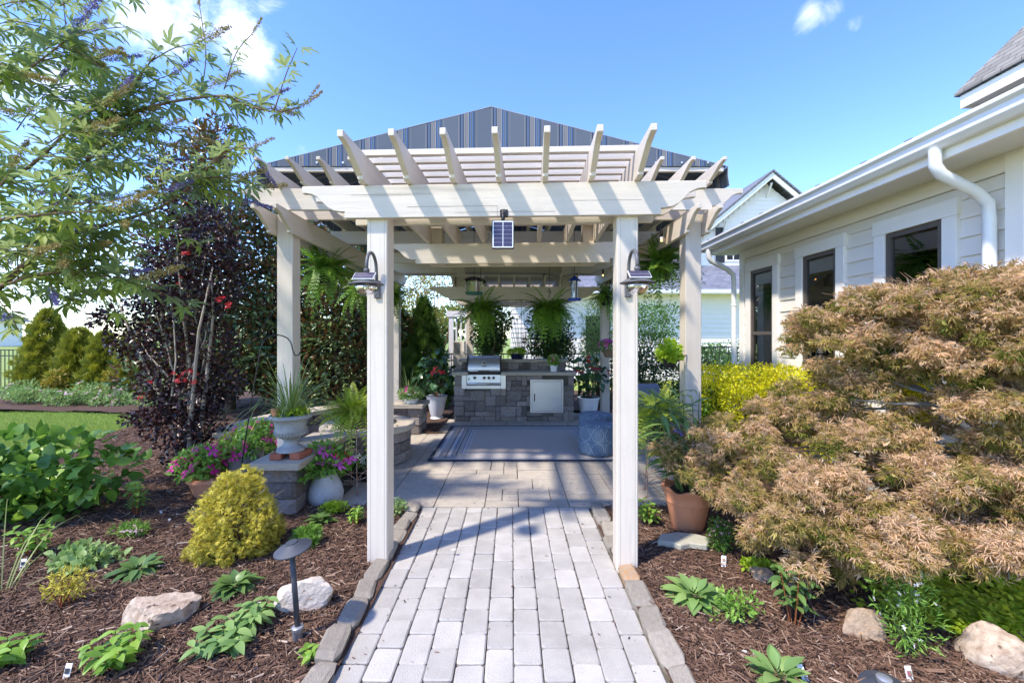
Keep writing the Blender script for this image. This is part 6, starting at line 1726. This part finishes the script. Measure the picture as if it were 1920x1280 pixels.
for c, r in pb:
    c = V3(c); s = fork2 if c.z > .95 else fork
    s = s.lerp(c, .0); mid = s.lerp(c, .5) + V3((rnd.gauss(0, .05), rnd.gauss(0, .05), .10 if c.z < 1 else .02))
    mb.tube([s, s.lerp(mid, .5) + V3((0, 0, .03)), mid, c], [.018, .014, .009, .004], 6, False)
    for k in range(14):
        e = c + V3((rnd.gauss(0, .6) * r[0], rnd.gauss(0, .5) * r[1], rnd.uniform(-.2, .5) * r[2])); m0 = mid.lerp(c, rnd.uniform(.3, 1))
        if min(e.z - 1.555 + .545 * e.y, m0.z - 1.555 + .545 * m0.y) < 0: continue
        bmb.tube([m0, m0.lerp(e, .5) + V3((0, 0, .02)), e], [.004, .003, .0015], 4, False)
mb.build('limbs', 'maplebark', MPL, True); bmb.build('twigs', 'twig', MPL, True, kind='stuff')
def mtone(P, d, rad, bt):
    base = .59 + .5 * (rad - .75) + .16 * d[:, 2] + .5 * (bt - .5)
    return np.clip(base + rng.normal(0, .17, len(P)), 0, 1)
tufts = []
for c, r in pb:
    for q in range(11):
        g = rng.normal(size=3) * np.array((.65, .65, .7)); g = g / max(1.0, np.linalg.norm(g) / 1.15)
        w = rng.uniform(.05, .115); tufts.append((c + g * (r + np.array((.02, .02, .05))), np.array((w, w, w * rng.uniform(.4, .7)))))
for px, py, D_ in ((1700, 760, 2.9), (1760, 800, 2.9), (1800, 850, 2.8), (1720, 830, 2.9), (1660, 720, 3.0), (1900, 820, 2.7), (1780, 740, 2.9), (1690, 800, 3.0)):   # thin growth between the tiers
    c = at(px, py, D_); tufts.append((np.array((min(c.x, XW - .2), c.y, c.z)), np.array((.10, .10, .04))))
tufts = [t_ for t_ in tufts if t_[0][2] > 1.535 - .545 * t_[0][1] + .02 and t_[0][2] < 1.54 + (.125 if t_[0][0] < .97 * t_[0][1] else .15) * t_[0][1] + rng.uniform(-.03, .04)]      # the skirt hangs clear of the ground
P_, d_, bi, rad = in_blobs(tufts, 66000, .25, .1, False); k = len(P_)
P_ += rng.normal(size=P_.shape) * .015
D_ = d_ * np.array([1, 1, .6]) + rng.normal(size=(k, 3)) * .65 + np.array([0, -.10, -.12])
Nn = d_ * .5 + rng.normal(size=(k, 3)) * .5 + np.array([0, -.25, .8])
ok = P_[:, 0] < XW - .03
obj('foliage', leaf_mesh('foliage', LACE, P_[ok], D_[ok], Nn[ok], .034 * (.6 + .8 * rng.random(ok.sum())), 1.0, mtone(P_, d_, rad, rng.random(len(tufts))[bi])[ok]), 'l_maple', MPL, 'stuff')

# ------------------------------------------------------------------ gold thread cypress and broad leaf shrub, left bed
c = gr(445, 1042); c.z = 0
bl = []
for i in range(110):
    z = .04 + .52 * ((i + .5) / 110) ** 1.25; w = .275 * max(.03, 1 - (z / .60) ** 1.9) ** .62 * (.78 + .22 * min(1, z / .15)) * rnd.uniform(.78, 1.14); a = i * 2.39996 + rnd.uniform(-.2, .2)
    q_ = rnd.uniform(.035, .06); bl.append(((c.x + w * math.cos(a), c.y + w * math.sin(a) * .9, z), (q_, q_, q_ * 1.1)))
GM = thing('gold_cypress', 'mounded yellow green thread leaf shrub in the left bed', 'shrub', c)
stems(GM, 'stems', 'twig', c, bl, .006, .0025, .06); mb = MB()
for i in range(150):
    b_ = rnd.choice(bl)[0]; q = V3((c.x, c.y, .05)).lerp(V3(b_), .5); mb.tube([q, q.lerp(V3(b_), .6) + V3((0, 0, .02)), V3(b_) + V3((rnd.gauss(0, .05), rnd.gauss(0, .05), .05))], [.003, .002, .001], 4, False)
mb.build('twigs', 'palebark', GM, kind='stuff')
foliage(GM, 'foliage', 'l_mop', bl + [((c.x, c.y, .28), (.24, .22, .24))], 9500, .026, SPRAY, 1.2, .35, .8, .3)

c = V3((-4.02, 3.55, 0))
BS = thing('broad_leaf_shrub', 'large shrub of broad bright green leaves at the left edge', 'shrub', c)
bl = lumps((c.x, c.y, .42), (.62, .5, .36), 13, .42, .75) + [((c.x - .5, c.y - .25, .4), (.4, .3, .3))]
stems(BS, 'stems', 'greenstem', c, bl, .010, .004, .12)
broad(BS, bl, 260, .118, 'l_bright_o', HEART, 'h', .8, -.05, .35, .8, .25)
foliage(BS, 'inner_leaves', 'l_green', bl, 900, .10, LEAF6, .8, .2, .6, .3)

# long thin blades leaning in from the left edge
t = thing('tall_grass', 'thin arching grass blades leaning in from the left edge', 'grass', (-2.95, 2.5, 0))
blades(t, (-3.0, 2.5, .02), 16, .8, .007, 'l_blade', 1, 1.0, 'blades', .8, .05)

# ------------------------------------------------------------------ small bedding plants
def rosette(label, px, py, n, ln, m, shp=OVAL, sn='o', lo=.1, hi=.9, group='broad leaved rosettes in the beds', bend=.35, z=0.0, cat='plant'):
    c = gr(px, py); c.z = bed_z(c.x, c.y) + z; t = thing('rosette_plant', label, cat, c, group)
    for i in range(n):
        a = i * 2.4 + rnd.uniform(-.25, .25); el = lo + (hi - lo) * (i / n) + rnd.uniform(-.12, .12); s = ln * (1.15 - .55 * i / n) * rnd.uniform(.85, 1.15)
        d = V3((math.cos(a) * math.cos(el), math.sin(a) * math.cos(el), math.sin(el)))
        put_leaf(t, m, shp, c + V3((math.cos(a) * ln * .18, math.sin(a) * ln * .18, .01 + .03 * i / n)), d, V3((-math.cos(a) * .4, -math.sin(a) * .4, 1)), s, bend, sn=sn)
    return t
ROUND = (HEART[0] * np.array([.8, 1, 1]), HEART[1])
rosette('deep green crinkled rosette in front of the white quartz rock', 440, 1120, 34, .115, 'l_deep_o', ROUND, 'r', .1, 1.1)
rosette('blue green spreading rosette behind the tan rock', 258, 1082, 30, .135, 'l_deep_o', OVAL, 'o', .05, .8)
rosette('pale sage green rosette beside the right kerb', 1303, 1128, 34, .155, 'l_sage_o', OVAL, 'o', .05, 1.0)
rosette('small deep green rosette by the lime mound', 600, 985, 20, .10, 'l_deep_o', ROUND, 'r')
rosette('pale variegated rosette at the bottom edge of the right bed', 1462, 1292, 22, .13, 'l_sage_o', OVAL, 'o', .1, 1.1)
def mound(label, px, py, w, h, m, n, size, tpl=KITE, width=.6, fl=None, group='small mounded plants in the beds', name='mound_plant', stem='greenstem'):
    c = gr(px, py); c.z = bed_z(c.x, c.y); bl = lumps((c.x, c.y, c.z + h * .5), (w, w * .75, h * .55), 8, .5)
    t = thing(name, label, 'plant', c, group); stems(t, 'stems', stem, c, bl, .004, .002, .03)
    foliage(t, 'foliage', m, bl, n, size, tpl, width, zmin=c.z - .01)
    if fl: flowers(t, fl[0], bl, fl[1], fl[2])
    return t
mound('low pale green lobed mound at left of the blue green rosette', 168, 1065, .22, .10, 'l_pale', 420, .05, LEAF6, .75)
mound('lime green low mound by the left arbor post', 622, 968, .13, .10, 'l_lime', 900, .022)
mound('bright green feathery mound right of the gold shrub', 572, 1025, .12, .14, 'l_bright', 700, .032, SPRAY, 1.0)
mound('small green sprig on the left of the gold shrub', 388, 985, .10, .09, 'l_pale', 240, .03)
mound('small yellow leaf sprig at the foot of the gold shrub', 388, 1060, .05, .08, 'l_lime', 70, .035)
mound('tuft of narrow green leaves with small pink flowers in the left bed', 243, 1010, .13, .08, 'l_bright', 420, .05, KITE, .16, ('palepink', 16, .025))
mound('wispy brown green tuft at the far left of the tan rock', 122, 1148, .13, .20, 'l_mop', 420, .03, KITE, .25, None, stem='redstem')
mound('lime creeping clump under the maple edge by the heather', 1424, 1070, .13, .08, 'l_lime', 420, .03)
mound('loose green sprawling sprig beside the pale rosette', 1378, 1172, .17, .17, 'l_bright', 330, .028, KITE, .5, None)
mound('wispy upright plant with tiny white flowers at bottom right', 1700, 1238, .15, .42, 'l_bright', 800, .034, KITE, .18, ('whitepetal', 40, .012), 'upright bedding plants')
mound('heather like upright plant in front of the terracotta pot', 1352, 1036, .10, .26, 'l_green', 900, .026, KITE, .3, ('palepink', 40, .012), 'upright bedding plants')
mound('upright grey green plant at the foot of the seat wall', 556, 948, .08, .26, 'l_pale', 420, .032, KITE, .4, None, 'upright bedding plants')
mound('pale green sprig between the left arbor post and the path', 748, 968, .07, .14, 'l_pale', 240, .028, KITE, .45, None, 'upright bedding plants')
def leafy(label, px, py, nst, h, spread, ln, m='l_bright_o', stem='redstem', group='upright leafy plants in the beds', shp=OVAL, sn='o', lean=(0, 0)):
    c = gr(px, py); c.z = bed_z(c.x, c.y); t = thing('leafy_plant', label, 'plant', c, group); mb = MB()
    for i in range(nst):
        a = i * 2.4 + rnd.uniform(-.3, .3); rr = spread * math.sqrt((i + .5) / nst); top = c + V3((math.cos(a) * rr + lean[0], math.sin(a) * rr + lean[1], h * rnd.uniform(.75, 1.1))); b = c + V3((math.cos(a) * rr * .25, math.sin(a) * rr * .25, -.01))
        mb.tube([b, b.lerp(top, .5), top], [.004, .003, .002], 5, False)
        for j in range(6):
            q = b.lerp(top, .4 + .6 * j / 5)
            for s in (0, 1):
                az = j * 1.57 + s * PI + a; d = V3((math.cos(az), math.sin(az), rnd.uniform(.0, .6))); put_leaf(t, m, shp, q, d, V3((0, -.15, 1)), ln * rnd.uniform(.7, 1.15), .3, sn=sn)
    mb.build('stems', stem, t, True); return t
leafy('yellow green leafy plant with red stems in the middle of the left bed', 256, 970, 7, .24, .09, .055)
leafy('leafy red stemmed plant beside the far left tag', 62, 1050, 6, .20, .11, .065)
leafy('bright leafy plant at the bottom edge of the left bed', 212, 1272, 7, .13, .12, .07)
leafy('pale sage sprig with trailing leaves in the left bed', 425, 1225, 8, .09, .16, .07, 'l_sage_o', 'greenstem', lean=(0, .03))
leafy('second pale sage sprig behind the path light', 478, 1185, 4, .10, .08, .065, 'l_sage_o', 'greenstem')
leafy('small bright sprig at the foot of the path light', 578, 1248, 2, .05, .04, .05)
leafy('small leafy plant with white tag behind the left arbor post', 668, 985, 5, .13, .06, .045)
leafy('dark leafy red stemmed plant in the middle of the right bed', 1488, 1172, 7, .27, .09, .06, 'l_deep_o')
leafy('bright leafy plant between the right arbor post and the terracotta pot', 1216, 988, 7, .19, .07, .055)
leafy('light green sprig at the bottom left corner', 8, 1262, 5, .10, .08, .07)
# creeping jenny
P = []
def jenny(label, pts, n):
    P = []
    for i in range(n):
        px, py, sx, sy = rnd.choice(pts); g = gr(rnd.gauss(px, sx), max(1000, rnd.gauss(py, sy)))
        if g.x < XW - .1: P.append((g.x, g.y, bed_z(g.x, g.y) + .02 + .05 * rnd.random()))
    P = np.array(P); k = len(P)
    me = leaf_mesh('creeping_groundcover', LEAF6, P, rng.normal(size=(k, 3)) * np.array([1, 1, .25]), np.stack([rng.normal(0, .3, k), rng.normal(-.1, .3, k), np.ones(k)], 1), .028 + .014 * rng.random(k), 1.0)
    tag(obj('creeping_groundcover', me, 'l_lime', None, 'stuff'), label, 'groundcover')
jenny('creeping lime round leafed groundcover under the maple at right', [(1700, 1100, 40, 18), (1760, 1120, 50, 20), (1830, 1140, 45, 18), (1880, 1165, 30, 18), (1690, 1150, 18, 10), (1800, 1175, 30, 10), (1900, 1110, 30, 20), (1720, 1130, 30, 12), (1850, 1190, 30, 12), (1900, 1150, 25, 20)], 3800)

# ------------------------------------------------------------------ rocks
def rk(label, px, py, w, h, dp, m, seed, rot=0.0, sink=.34):
    c = gr(px, py); rock('rock', label, (c.x, c.y + dp * .5, bed_z(c.x, c.y) + h * (.5 - sink)), (w / 2 * 1.25, dp / 2 * 1.25, h / 2 * 1.35), m, seed, rot)
rk('white quartz rock behind the path light', 562, 1160, .28, .21, .20, 'quartz', 3, .3)
rk('brown and tan split rock in the left bed', 268, 1208, .31, .20, .24, 'tanrock', 8, .5)
rk('rounded brown rock under the maple edge, left of a pair', 1442, 1095, .16, .11, .12, 'brownrock', 5)
rk('rounded brown rock half hidden by the dark leafy plant', 1512, 1118, .17, .09, .12, 'brownrock', 6)
rk('tan rock with rusty streaks in the right bed', 1636, 1208, .22, .16, .16, 'brownrock', 11, .2)
rk('large pale tan boulder at the bottom right corner', 1905, 1276, .25, .22, .18, 'tanrock', 17, -.5)
c = gr(1282, 1026)
mb = MB(); out = [(-.20, -.02), (-.14, .07), (.0, .10), (.12, .075), (.20, .03), (.17, -.03), (.13, -.075), (.02, -.05), (-.06, -.075), (-.1, -.04)]
mb.prism([(c.x + a, c.y + b * 1.2) for a, b in out], 'z', .02, .062); tag(mb.build('flagstone', 'flagrock', None, bevel=.006), 'flat pale irregular flagstone in front of the terracotta pot', 'stone')
tag(rock('boulder', 'tan rounded boulder behind the far stool', (1.95, 7.7, .16), (.22, .2, .2), 'brownrock', 21, 0, None), 'tan rounded boulder at the patio edge behind the stools', 'rock', 'garden rocks')

# ------------------------------------------------------------------ fallen petals and leaves
P = np.array([tuple(gr(x, y, .03)) for x, y in ((490, 1140), (1505, 1110), (1400, 1225), (1412, 1232), (1530, 1115), (318, 975), (300, 960), (330, 968), (1498, 1098), (845, 1035), (1010, 905))])
P[:, 2] = .045; k = len(P)
tag(obj('fallen_petals', leaf_mesh('fallen_petals', LEAF6, P, rng.normal(size=(k, 3)) * np.array([1, 1, .1]), np.tile([0., 0, 1], (k, 1)), .045, .5), 'whitepetal', None, 'stuff'), 'scattered pale fallen petals and leaves on the mulch', 'petals')

# ------------------------------------------------------------------ far trees beyond the lawn
for i, (x, y, h, w, lab) in enumerate(((-62, 78, 7.5, 6, 'round distant tree right of the far house'), (-52, 84, 9.5, 7, 'tall distant tree beyond the middle arborvitae'), (-44, 88, 8, 8, 'wide distant tree behind the burgundy tree'), (-20, 60, 6, 6, 'distant tree seen under the magnolias'), (-9, 48, 5, 5, 'distant tree left of the white trellis'))):
    shrub('far_tree', lab, 'tree', (x, y, 0), lumps((x, y, h * .55), (w, w * .7, h * .45), 14, .42), 'l_far', 2200, .55, KITE, .7, 'bark', 'distant trees', .2)
